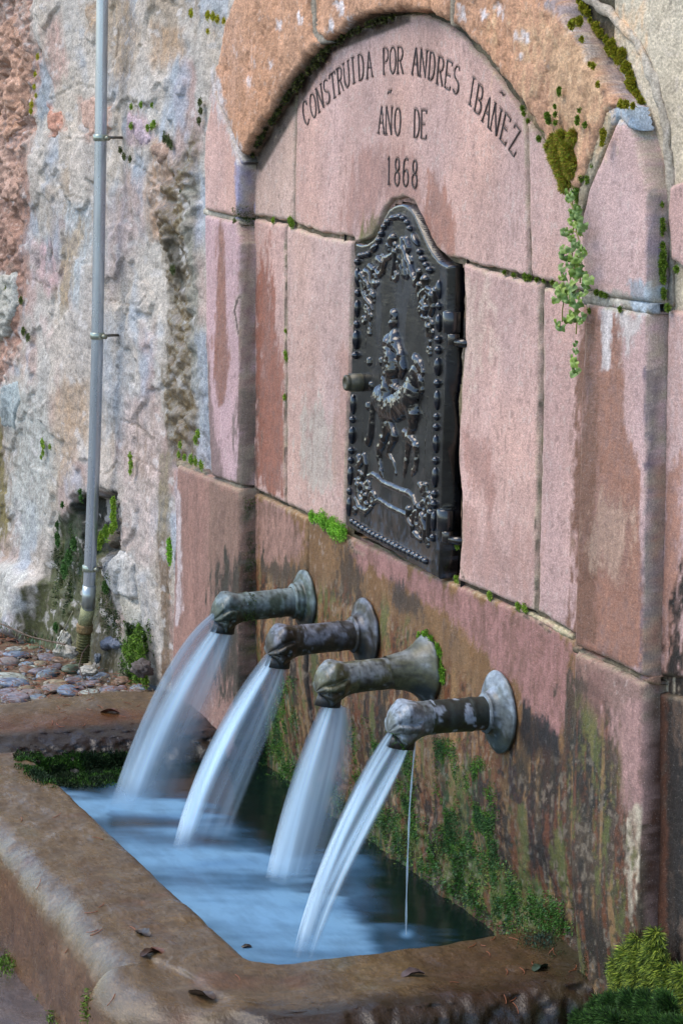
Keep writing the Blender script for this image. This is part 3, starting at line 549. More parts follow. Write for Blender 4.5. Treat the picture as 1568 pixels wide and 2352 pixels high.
LP = [  # (outline, soft, colour, alpha, wet, push)
 ([(-40, -60), (70, -60), (85, 60), (95, 150), (78, 260), (72, 330), (70, 460), (55, 560), (70, 640), (60, 800), (20, 900), (-40, 900)], 10, lin(178, 140, 122), .85, 0, .0),
 ([(30, 380), (75, 400), (75, 640), (60, 780), (-30, 820), (-30, 500)], 14, lin(156, 120, 102), .7, 0, 0),
 ([(115, 240), (145, 260), (146, 300), (120, 310)], 6, lin(200, 140, 116), .8, 0, 0),
 ([(180, 220), (222, 210), (260, 250), (258, 310), (195, 315)], 10, lin(196, 158, 140), .6, 0, 0),
 ([(110, 60), (150, 40), (160, 160), (130, 200), (110, 150)], 12, lin(196, 158, 146), .6, 0, 0),
 ([(195, 0), (225, 0), (222, 70), (200, 60)], 10, lin(180, 146, 108), .7, 0, 0),
 ([(250, 0), (300, 0), (330, 60), (320, 140), (270, 200), (250, 120)], 18, lin(176, 152, 124), .7, 0, 0),
 ([(350, 55), (420, 60), (430, 120), (390, 170), (350, 130)], 16, lin(184, 152, 120), .7, 0, 0),
 ([(300, 255), (340, 265), (370, 320), (350, 345), (300, 330)], 8, lin(188, 164, 164), .8, 0, 0),
 ([(300, 380), (340, 420), (350, 500), (310, 560), (270, 640), (265, 480)], 20, lin(190, 166, 158), .6, 0, 0),
 ([(250, 450), (300, 430), (330, 520), (300, 640), (260, 700)], 26, lin(178, 164, 162), .6, 0, 0),
 ([(150, 455), (215, 470), (218, 560), (200, 700), (150, 660)], 20, lin(170, 178, 182), .75, 0, 0),
 ([(160, 540), (195, 480), (200, 560), (170, 700), (140, 740), (140, 640)], 10, lin(172, 150, 120), .7, .1, 0),
 ([(135, 900), (170, 870), (215, 880), (200, 1000), (170, 1090), (130, 1120)], 22, lin(178, 150, 122), .7, 0, 0),
 ([(85, 560), (135, 560), (150, 640), (120, 680), (85, 640)], 14, lin(184, 154, 154), .7, 0, 0),
 ([(20, 900), (100, 880), (140, 1000), (130, 1200), (40, 1280), (10, 1100)], 34, lin(176, 178, 172), .7, 0, 0),
 ([(250, 720), (300, 740), (330, 900), (300, 1010), (240, 1000)], 26, lin(172, 174, 176), .7, 0, 0),
 ([(300, 900), (380, 960), (380, 1120), (370, 1300), (300, 1300), (290, 1000)], 18, lin(190, 172, 164), .7, 0, 0),
 ([(360, 330), (400, 300), (420, 420), (400, 560), (355, 560), (350, 420)], 10, lin(176, 144, 118), .85, .7, 0),
 ([(395, 420), (462, 300), (466, 600), (460, 1000), (455, 1080), (395, 1060), (385, 960), (390, 700), (380, 600)], 12, lin(118, 100, 72), .9, .95, 0),
 ([(398, 560), (430, 560), (440, 680), (400, 640)], 8, lin(66, 60, 46), .8, .5, 0),
 ([(442, 440), (466, 420), (468, 900), (452, 900)], 8, lin(150, 148, 136), .7, .1, 0),
 ([(0, 950), (15, 960), (25, 1200), (8, 1280), (-10, 1280)], 5, lin(120, 108, 66), .9, .2, 0),
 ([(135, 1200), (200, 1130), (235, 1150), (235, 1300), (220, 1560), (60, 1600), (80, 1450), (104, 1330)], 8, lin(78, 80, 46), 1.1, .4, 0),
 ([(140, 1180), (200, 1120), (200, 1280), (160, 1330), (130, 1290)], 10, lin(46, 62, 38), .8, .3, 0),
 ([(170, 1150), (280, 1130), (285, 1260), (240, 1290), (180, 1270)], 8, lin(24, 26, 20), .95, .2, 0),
 ([(225, 1270), (262, 1290), (275, 1400), (290, 1600), (200, 1600), (215, 1430)], 8, lin(74, 68, 42), 1.1, .4, 0),
 ([(255, 1265), (300, 1250), (325, 1330), (318, 1340), (270, 1310)], 8, lin(168, 160, 144), .8, .1, 0),
 ([(245, 1290), (320, 1270), (325, 1400), (300, 1420), (262, 1380)], 10, lin(182, 180, 176), .85, 0, 0),
 ([(262, 1350), (340, 1340), (345, 1500), (290, 1450)], 12, lin(186, 178, 166), .7, 0, 0),
 ([(330, 1330), (368, 1350), (372, 1560), (345, 1580), (336, 1430)], 5, lin(196, 186, 176), .85, 0, 0),
 ([(375, 1230), (400, 1210), (402, 1560), (372, 1560)], 8, lin(118, 96, 74), .85, .2, 0),
 ([(372, 1050), (402, 1050), (402, 1230), (376, 1240)], 8, lin(132, 120, 98), .8, .2, 0),
 ([(290, 1430), (345, 1450), (350, 1600), (280, 1600)], 12, lin(64, 78, 40), .85, .2, 0),
 ([(-20, 1290), (60, 1290), (95, 1320), (85, 1400), (30, 1440), (-20, 1400)], 10, lin(196, 194, 186), .85, 0, 0),
 ([(-20, 1380), (60, 1400), (60, 1470), (-20, 1440)], 10, lin(140, 132, 108), .8, 0, 0),
]
def lw_uv(P): return proj(P * np.array([1, 0, 1]))
def lw_y(P):
    uv = lw_uv(P); W, Hh = uv[:, 0], uv[:, 1]
    big = fbm(P, (2.2, 4, 4), 4, 101); med = fbm(P, (7, 14, 13), 5, 102, .6); fine = fbm(P, (34, 70, 60), 3, 103)
    y = -.006 - .012 * big - .0035 * med - .0022 * fine - .0012 * fbm(P, (120, 200, 200), 2, 107)
    # rough natural rock at the far left and next to the jamb
    rl = sst(polysd(W + 10 * med, Hh, LP[0][0]), -8, 8)
    pit = fbm(P, (8, 16, 16), 5, 104, .65); y -= rl * (.012 * pit + .004 * fine * 2) - rl * .016 * sst(-pit, .25, .6)
    rj = sst(polysd(W + 8 * med, Hh, LP[19][0]), -10, 10) + .6 * sst(polysd(W, Hh, LP[18][0]), -8, 8)
    kn = fbm(P, (20, 40, 40), 4, 105, .6); y -= rj * (.013 * kn + .003)
    # plaster flakes standing over the stone behind
    fl = fbm(P, (3, 7, 5), 4, 106); y -= .008 * sst(fl, .05, .065)
    for g in GROOVES:
        d = linesd(W + 3 * med, Hh + 4 * fine, g); y += .006 * sst(-d, -2.4, 0)
    # hole behind the foot of the pipe
    hl = sst(polysd(W + 16 * med + 8 * fine, Hh + 20 * med, LP[25][0]), -8, 12); y += .04 * hl
    # damp undercut on both sides of the pipe
    un = sst(polysd(W + 6 * med, Hh, LP[23][0]), -5, 14); y += .018 * un
    # concrete bulge at the foot of the wall
    bl = sst(polysd(W, Hh, [(-200, 1290), (70, 1290), (110, 1340), (90, 1460), (-200, 1480)]), -12, 24); y -= .05 * bl
    fo = sst(-P[:, 2], -.62, -.3) * sst(-P[:, 0], 1.6, 2.0); y -= .02 * fo
    return y
def lw_c(P, col, wet):
    uv = lw_uv(P); W, Hh = uv[:, 0], uv[:, 1]
    j = fbm(P, (40, 40, 16), 4, 111); j2 = fbm(P, (14, 14, 8), 3, 112); fn = fbm(P, (150, 150, 90), 3, 113); s1 = fbm(P, (50, 50, 6), 4, 114)
    k = sst(fbm(P, (3, 7, 5), 4, 106), -.05, .5)[:, None] * .3; col = col * (1 - k) + lin(196, 180, 170) * k
    k = sst(fbm(P, (4.5, 10, 5), 4, 116), .1, .5)[:, None] * .6; col = col * (1 - k) + lin(184, 148, 140) * k
    k = sst(fbm(P, (5, 10, 5), 4, 117), .05, .5)[:, None] * .6; col = col * (1 - k) + lin(164, 180, 196) * k
    k = sst(fbm(P, (5, 10, 4), 4, 118), .25, .65)[:, None] * .5; col = col * (1 - k) + lin(160, 134, 100) * k
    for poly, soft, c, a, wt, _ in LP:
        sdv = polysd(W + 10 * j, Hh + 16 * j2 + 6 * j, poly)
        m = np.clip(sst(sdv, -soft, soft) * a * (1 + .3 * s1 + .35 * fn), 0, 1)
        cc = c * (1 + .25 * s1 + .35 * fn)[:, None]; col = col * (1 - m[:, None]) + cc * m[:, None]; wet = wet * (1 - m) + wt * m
    # lime specks, lichen and dark crevices
    k = sst(fbm(P, (20, 45, 40), 3, 119), .45, .6)[:, None] * .55; col = col * (1 - k) + lin(214, 208, 204) * k
    k = sst(fbm(P, (17, 38, 36), 4, 120), .5, .62)[:, None] * .4 * sst(Hh, 0, 500)[:, None]; col = col * (1 - k) + lin(96, 92, 78) * k
    for g in GROOVES:
        d = linesd(W + 3 * j, Hh + 4 * fn, g); m = (.6 * sst(-d, -2.4, 0) * (.5 + .9 * j2))[:, None]; m = np.clip(m, 0, 1)
        col = col * (1 - m) + lin(128, 108, 88) * m
    return np.clip(col, .004, .9), wet
def lw_build(x0, x1, z0, z1, res, name='plaster'):
    return sheet(name, x0, x1, z0, z1, lw_y, res, PL, M_rough, lw, var=.2, colf=lw_c)
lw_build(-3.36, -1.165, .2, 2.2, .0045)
sheet('plaster', -6, -3.355, .2, 2.2, lw_y, .02, PL, M_rough, lw, var=.2, colf=lw_c)
# the walls go on above the frame
sheet('plaster', -6, -1.165, 2.195, 3.3, lw_y, .02, PL, M_rough, lw, var=.3)
sheet('plaster', -1.17, 1.9, 2.115, 3.3, lambda P: -.010 * sst(P[:, 2], 2.12, 2.3) + .004 + .004 * fbm(P, (8, 8, 8), 4, 99), .016, BEI, M_rough, rw, var=.25)
# single rubble stones showing through the plaster
def rubble(pts, base, h, seed, rough=.006):
    def ex(P): return lw_y(P) - h
    return block('stone', pts, 0, lw, base=base, m=M_rough, rad=.012, edge=.007, rough=rough, var=.25, back=.02, rima=.3, rim=PL, seed=seed, extra=ex)
rubble([(112, 246), (140, 252), (148, 300), (126, 312), (112, 290)], lin(200, 146, 122), .004, 201)
rubble([(186, 235), (215, 214), (256, 236), (262, 300), (232, 318), (196, 300)], lin(196, 164, 148), .003, 202, .003)
rubble([(300, 258), (335, 268), (362, 318), (356, 338), (328, 330), (305, 300)], lin(192, 170, 176), .004, 203, .003)
rubble([(365, 330), (385, 318), (404, 330), (408, 365), (385, 380), (366, 362)], lin(192, 160, 140), .005, 204)
rubble([(5, 640), (52, 618), (62, 700), (40, 780), (-10, 800), (-10, 680)], lin(176, 174, 164), .010, 205)
rubble([(-20, 60), (40, 30), (76, 140), (66, 260), (20, 330), (-20, 300)], lin(186, 148, 126), .004, 206, .012)
rubble([(-20, 340), (50, 330), (66, 430), (48, 470), (-20, 450)], lin(184, 150, 132), .004, 207, .012)
rubble([(-20, 470), (52, 480), (62, 560), (30, 600), (-20, 590)], lin(164, 128, 110), .002, 208, .012)
rubble([(20, 880), (60, 870), (70, 920), (50, 990), (15, 980)], lin(168, 178, 178), .004, 209, .004)
rubble([(232, 1230), (262, 1216), (292, 1236), (276, 1256), (252, 1262), (236, 1254)], lin(120, 112, 98), .020, 210, .008)
rubble([(258, 1276), (300, 1262), (322, 1290), (322, 1376), (298, 1378), (268, 1350)], lin(190, 186, 180), .012, 211, .003)
rubble([(270, 1350), (296, 1352), (330, 1400), (330, 1450), (296, 1440)], lin(186, 180, 166), .008, 212, .004)
rubble([(250, 1470), (270, 1462), (290, 1478), (286, 1490), (256, 1492)], lin(104, 112, 128), .016, 213, .004)

# ------------------------------------------------------------------ ground, step, trough
def gz(x, y): return .475 + .105 * (x + 1.55) + .02 * np.minimum(y, 0)
xs = np.arange(-3.9, -1.42, .012); ys = np.arange(-2.2, .03, .012); X, Y = np.meshgrid(xs, ys, indexing='ij')
P = np.stack([X.ravel(), Y.ravel(), np.zeros(X.size)], -1)
P[:, 2] = gz(P[:, 0], P[:, 1]) - .003 + .008 * fbm(P, (14, 14, 14), 5, 300)
n1 = fbm(P, (30, 30, 30), 4, 301); n2 = fbm(P, (90, 90, 90), 3, 302)
col = lin(118, 102, 80) * (1 + .4 * n1 + .4 * n2)[:, None]; k = sst(n2, .1, .5)[:, None] * .5; col = col * (1 - k) + lin(120, 74, 52) * k
link('ground', mkmesh('ground', P, gridfaces(*X.shape), np.concatenate([np.clip(col, .01, .8), .2 + 0 * n1[:, None]], 1)), M_rough); bpy.data.objects['ground']['kind'] = 'structure'
ground = bpy.data.objects['ground']
# the far ground round the place
V = np.array([(-150, -150, .2), (150, -150, .2), (150, 150, .2), (-150, 150, .2)], float)
g2 = link('terrain', mkmesh('terrain', V, np.array([(0, 1, 2, 3)]), np.tile([.07, .07, .055, .0], (4, 1)), False), M_rough); g2['kind'] = 'structure'
xs = np.arange(-1.7, 1.6, .009); ys = np.arange(-1.5, -.6, .009); X, Y = np.meshgrid(xs, ys, indexing='ij')
P = np.stack([X.ravel(), Y.ravel(), np.zeros(X.size)], -1); P[:, 2] = .318 + .005 * fbm(P, (12, 12, 12), 5, 310)
n1 = fbm(P, (18, 18, 18), 5, 311); n2 = fbm(P, (120, 120, 120), 3, 312)
col = lin(96, 82, 74) * (1 + .35 * n1 + .3 * n2)[:, None]
o = link('paving', mkmesh('paving', P, gridfaces(*X.shape), np.concatenate([np.clip(col, .01, .8), np.clip(.7 + .5 * n1, 0, 1)[:, None]], 1)), M_rim); o['kind'] = 'structure'

def trough():
    # path of the inner edge, from the wall on the near side round to the wall on the far side
    segs = []
    def line(a, b):
        n = max(2, int(math.dist(a, b) / .006)); segs.extend([(a[0] + (b[0] - a[0]) * i / n, a[1] + (b[1] - a[1]) * i / n) for i in range(n)])
    xi0, xi1, yi, r = .262, -1.165, -.47, .032
    line((xi0, .06), (xi0, yi + r))
    segs.extend([(xi0 - r + r * math.cos(a), yi + r + r * math.sin(a)) for a in np.linspace(0, -math.pi / 2, 24)])
    line((xi0 - r, yi), (xi1 + r, yi))
    segs.extend([(xi1 + r + r * math.cos(a), yi + r + r * math.sin(a)) for a in np.linspace(-math.pi / 2, -math.pi, 24)])
    line((xi1, yi + r), (xi1, .06))
    S = np.array(segs); T = np.gradient(S, axis=0); T /= np.linalg.norm(T, axis=1)[:, None]
    Nn = np.stack([-T[:, 1], T[:, 0]], -1)          # outwards
    # make sure that it points away from the basin
    cen = np.array([-.5, -.2]);
    if ((S - cen) * Nn).sum(1).mean() < 0: Nn = -Nn
    n = len(S)
    near = sst(S[:, 0], .2, .26); far = sst(-S[:, 0], 1.08, 1.155)
    wdt = .225 + .075 * near + .155 * far
    # profile (fraction, height) inner foot -> top -> outer foot
    q = []
    for z in np.linspace(-.17, -.03, 22): q.append((0, z, 0))
    for a in np.linspace(0, math.pi / 2, 14)[1:]: q.append((.03 * (1 - math.cos(a)) , -.03 + .03 * math.sin(a), 0))
    for f in np.linspace(0, 1, 46)[1:]: q.append((.03 + f * (1 - 0), 0, 1))
    for a in np.linspace(0, math.pi / 2, 16)[1:]: q.append((.055 * math.sin(a), -.055 * (1 - math.cos(a)), 2))
    for z in np.linspace(-.055, -.32, 40)[1:]: q.append((.055, z, 2))
    Pn = np.zeros((n, len(q), 3))
    for j, (a, z, md) in enumerate(q):
        if md == 0: off = a - 0 * far + (far * (.0 - .05 * sst(-z, .005, .085)) if True else 0)
        elif md == 1: off = .03 + (a - .03) * (wdt - .03 - .055)
        else: off = wdt - .055 + a
        Pn[:, j, :2] = S + Nn * np.reshape(off, (-1, 1)) * np.ones((n, 1)); Pn[:, j, 2] = .507 + z
    P = Pn.reshape(-1, 3)
    big = fbm(P, (5, 5, 5), 3, 320); med = fbm(P, (22, 22, 22), 4, 321); fi = fbm(P, (90, 90, 90), 3, 322)
    top = sst(P[:, 2], .46, .5)
    # hollows worn by pitchers, slow waviness of the old edge
    wav = .010 * big + .0028 * med + .0014 * fi
    nrm = np.repeat(np.concatenate([Nn, np.zeros((n, 1))], 1)[:, None], len(q), 1).reshape(-1, 3)
    side = 1 - top; P[:, 2] += wav * top
    frz = np.repeat(far[:, None], len(q), 1).ravel() * top; P[:, 2] -= frz * (.002 + .014 * sst(P[:, 0], -1.32, -1.17))
    P += nrm * ((.012 * big + .003 * med + .001 * fi) * (.35 + .65 * side))[:, None]
    uv = proj(P)
    # chipped outer arris near the front corner
    ch = sst(polysd(uv[:, 0] + 8 * med, uv[:, 1] + 8 * big, [(330, 2195), (420, 2230), (560, 2330), (640, 2420), (450, 2420), (360, 2270), (325, 2230)]), -8, 10)
    P -= nrm * (ch * (.010 + .006 * med + .004 * np.abs(fbm(P, (70, 70, 70), 3, 324))))[:, None]; P[:, 2] -= ch * .006
    # lumpy wet face of the far rim and of the near rim's outer side
    fr = np.repeat(far[:, None], len(q), 1).ravel() * sst(P[:, 0], -1.30, -1.22); nr = np.repeat(near[:, None], len(q), 1).ravel()
    nr = nr * sst(P[:, 0], .40, .46)
    lump = fbm(P, (60, 60, 40), 3, 323); P += nrm * ((fr * -.012 + nr * .010) * lump)[:, None]
    P[:, 2] += .012 * np.repeat(near[:, None], len(q), 1).ravel() * sst(P[:, 1], -.2, 0)
    # colour
    n1 = fbm(P, (9, 9, 9), 4, 330); n2 = fbm(P, (40, 40, 40), 4, 331); n3 = fbm(P, (160, 160, 160), 2, 332)
    col = lin(104, 84, 56) * (1 + .4 * n1 + .25 * n2 + .2 * n3)[:, None]; wet = np.clip(.6 + .9 * n1 + .3 * n2, .15, 1)
    def mix(m, c, wt=None):
        nonlocal col, wet
        m = np.clip(m, 0, 1); col = col * (1 - m[:, None]) + c * (1 + .2 * n2 + .15 * n3)[:, None] * m[:, None]
        if wt is not None: wet = wet * (1 - m) + wt * m
    W, Hh = uv[:, 0] + 12 * n2, uv[:, 1] + 12 * n1
    mix(sst(n1, .2, .6) * .5, lin(92, 88, 66)); mix(sst(-n1, .25, .7) * .5, lin(112, 76, 50))
    outer = np.repeat(np.array([1. if md == 2 else 0 for a, z, md in q])[None], n, 0).ravel()
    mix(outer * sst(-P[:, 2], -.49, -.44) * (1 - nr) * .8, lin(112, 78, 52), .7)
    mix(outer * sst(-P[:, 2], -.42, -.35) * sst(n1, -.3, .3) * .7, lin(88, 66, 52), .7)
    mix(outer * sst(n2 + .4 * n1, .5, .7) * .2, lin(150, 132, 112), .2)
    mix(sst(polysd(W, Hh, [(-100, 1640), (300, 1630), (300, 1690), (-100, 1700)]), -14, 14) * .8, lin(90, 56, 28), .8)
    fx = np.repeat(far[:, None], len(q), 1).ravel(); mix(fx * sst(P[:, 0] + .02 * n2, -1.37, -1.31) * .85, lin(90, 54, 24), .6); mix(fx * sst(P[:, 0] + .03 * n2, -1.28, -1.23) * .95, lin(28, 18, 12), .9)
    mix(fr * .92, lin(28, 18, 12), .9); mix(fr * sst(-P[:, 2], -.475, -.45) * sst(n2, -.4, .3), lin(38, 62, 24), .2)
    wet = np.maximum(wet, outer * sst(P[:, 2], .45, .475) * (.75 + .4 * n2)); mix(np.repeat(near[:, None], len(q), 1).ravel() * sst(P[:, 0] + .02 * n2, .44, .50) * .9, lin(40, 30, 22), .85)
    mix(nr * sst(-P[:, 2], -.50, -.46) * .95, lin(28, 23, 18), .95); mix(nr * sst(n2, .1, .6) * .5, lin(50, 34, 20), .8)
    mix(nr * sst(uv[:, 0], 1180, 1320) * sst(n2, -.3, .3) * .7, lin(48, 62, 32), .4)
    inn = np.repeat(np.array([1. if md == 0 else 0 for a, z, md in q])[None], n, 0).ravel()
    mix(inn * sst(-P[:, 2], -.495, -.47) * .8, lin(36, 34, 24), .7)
    mix(sst(polysd(W, Hh, [(1180, 2130), (1310, 2130), (1420, 2230), (1400, 2290), (1250, 2230)]), -20, 20) * .8, lin(40, 44, 28), .4)
    mix(sst(polysd(W, Hh, [(940, 2190), (1180, 2140), (1400, 2280), (1400, 2330), (1000, 2290)]), -30, 30) * .6, lin(66, 44, 28), .7)
    # puddles left in the hollows
    for pl in ([(170, 1980), (235, 1985), (270, 2040), (245, 2068), (200, 2030)], [(235, 2070), (330, 2080), (400, 2150), (400, 2170), (300, 2140)]):
        wet = np.maximum(wet, sst(polysd(W, Hh, pl), -6, 6) * 1.0); mix(sst(polysd(W, Hh, pl), -6, 6) * .35, lin(84, 56, 32))
    K = np.concatenate([np.clip(col, .004, .9), wet[:, None]], 1)
    c = np.array([-.5, -.35, .3]); P = P - c
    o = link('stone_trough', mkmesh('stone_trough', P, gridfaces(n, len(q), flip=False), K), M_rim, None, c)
    tag(o, 'worn wet brown stone trough catching the water of the four spouts', 'trough'); return o
tr = trough()
V, Fq = boxmesh(-1.5, .45, -.6, .03, .25, .3); link('trough_floor', mkmesh('trough_floor', V, Fq, np.tile([.03, .045, .03, .5], (8, 1)), False), M_rim, tr, (0, 0, 0))

# ------------------------------------------------------------------ water in the trough
WZ = .445
xs = np.arange(-1.25, .31, .0055); ys = np.arange(-.52, .075, .0055); X, Y = np.meshgrid(xs, ys, indexing='ij')
P = np.stack([X.ravel(), Y.ravel(), np.full(X.size, WZ)], -1)
uv = proj(P); W, Hh = uv[:, 0], uv[:, 1]
Pw = np.stack([P[:, :2] @ RV[:2], P[:, :2] @ DV[:2], 0 * P[:, 0]], -1); l1 = fbm(Pw, (3, 9, 1), 3, 400, .45); l2 = fbm(Pw, (8, 26, 1), 3, 401, .5); l3 = fbm(P, (90, 90, 90), 2, 402)
FO = [([(110, 1810), (260, 1830), (420, 1835), (640, 2000), (820, 2110), (880, 2200), (560, 2260), (330, 2060)], 70, 1.),
      ([(380, 1950), (560, 1930), (700, 2020), (800, 2080), (720, 2200), (560, 2220), (400, 2080)], 60, 1.),
      ([(560, 2130), (950, 2130), (1000, 2170), (700, 2230), (560, 2220)], 30, .5),
      ([(880, 2125), (1050, 2135), (1050, 2150), (860, 2150)], 20, .35),
      ([(640, 1950), (900, 1960), (940, 2060), (760, 2120)], 50, .5)]
foam = np.zeros(len(P))
for pl, s, a in FO: foam = np.maximum(foam, a * sst(polysd(W + 30 * l1, Hh + 26 * l2, pl), -s, s * .5))
for pl, s, a in [([(250, 1870), (420, 1880), (420, 1896), (240, 1890)], 12, .5), ([(420, 1900), (560, 1920), (640, 1930), (620, 1950), (430, 1930)], 16, .45), ([(130, 1770), (600, 1700), (640, 1790), (480, 1830), (160, 1820)], 18, .8), ([(520, 1830), (800, 1850), (700, 1960), (560, 1900)], 30, .55), ([(860, 1900), (1180, 2100), (1180, 2140), (960, 2120), (860, 2050)], 40, .85)]:
    foam *= 1 - a * sst(polysd(W + 20 * l2, Hh + 12 * l1, pl), -s, s)
for lx, ly, rr in [(300, 1840, 55), (420, 1940, 50), (650, 2010, 60), (700, 2180, 50), (933, 2146, 16)]:
    d = np.hypot((W - lx) / 1.6, (Hh - ly)); foam = np.maximum(foam, .95 * np.exp(-(d / rr) ** 2))
foam = sst(foam * (.95 + .40 * l1 + .15 * l2), .05, 1.05)
P[:, 2] += .0012 * l1 + .0006 * l2
K = np.concatenate([np.stack([foam] * 3, -1), np.ones((len(P), 1))], 1)
def water_mat():
    m = bpy.data.materials.new('basin_water'); t = nodes(m); L = t.links.new
    out = N(t, 'ShaderNodeOutputMaterial'); at = N(t, 'ShaderNodeAttribute', attribute_name='col')
    gl = N(t, 'ShaderNodeBsdfPrincipled'); gl.inputs['Base Color'].default_value = (.004, .011, .009, 1); gl.inputs['Roughness'].default_value = .16; gl.inputs['IOR'].default_value = 1.33
    fo = N(t, 'ShaderNodeBsdfPrincipled'); fo.inputs['Base Color'].default_value = (.12, .23, .40, 1); fo.inputs['Roughness'].default_value = .75; fo.inputs['Specular IOR Level'].default_value = .2
    geo = N(t, 'ShaderNodeNewGeometry'); mp = N(t, 'ShaderNodeMapping'); mp.inputs['Scale'].default_value = (.5, 1.2, 1); L(geo.outputs['Position'], mp.inputs[0])
    nn = N(t, 'ShaderNodeTexNoise', i_Scale=22, i_Detail=4, i_Roughness=.6); L(mp.outputs[0], nn.inputs[0])
    rmp = N(t, 'ShaderNodeMix', data_type='RGBA'); L(math_(t, 'POWER', at.outputs['Fac'], 2.5), rmp.inputs[0]); rmp.inputs[6].default_value = (.045, .13, .25, 1); rmp.inputs[7].default_value = (.15, .31, .48, 1); L(rmp.outputs[2], fo.inputs['Base Color'])
    f = math_(t, 'MULTIPLY', at.outputs['Fac'], math_(t, 'MULTIPLY_ADD', nn.outputs[0], .9), True); t.nodes[-2].inputs[2].default_value = .5
    mx = N(t, 'ShaderNodeMixShader'); L(f, mx.inputs[0]); L(gl.outputs[0], mx.inputs[1]); L(fo.outputs[0], mx.inputs[2]); L(mx.outputs[0], out.inputs[0]); return m
o = link('water', mkmesh('water', P, gridfaces(*X.shape), K), water_mat()); o['kind'] = 'structure'

# ------------------------------------------------------------------ spouts
def lathe(prof, ns=48):
    """profile of (distance from the wall, radius); axis towards -y"""
    a = np.linspace(0, 2 * math.pi, ns, endpoint=False); pr = np.array(prof)
    V = np.stack([pr[:, 1][:, None] * np.cos(a), -pr[:, 0][:, None] * np.ones(ns), pr[:, 1][:, None] * np.sin(a)], -1).reshape(-1, 3)
    return V, gridfaces(len(pr), ns, closed=True, flip=True)
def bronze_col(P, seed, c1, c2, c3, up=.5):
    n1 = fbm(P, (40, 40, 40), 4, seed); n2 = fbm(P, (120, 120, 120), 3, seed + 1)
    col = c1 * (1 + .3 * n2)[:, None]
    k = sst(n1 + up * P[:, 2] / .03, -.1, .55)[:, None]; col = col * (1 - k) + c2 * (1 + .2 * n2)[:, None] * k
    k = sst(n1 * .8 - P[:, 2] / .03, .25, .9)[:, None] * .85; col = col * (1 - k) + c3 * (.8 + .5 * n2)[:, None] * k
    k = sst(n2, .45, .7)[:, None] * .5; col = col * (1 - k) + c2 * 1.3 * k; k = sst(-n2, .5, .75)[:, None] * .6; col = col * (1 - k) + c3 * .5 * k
    return np.concatenate([np.clip(col, .005, .8), np.full((len(P), 1), .55)], 1)
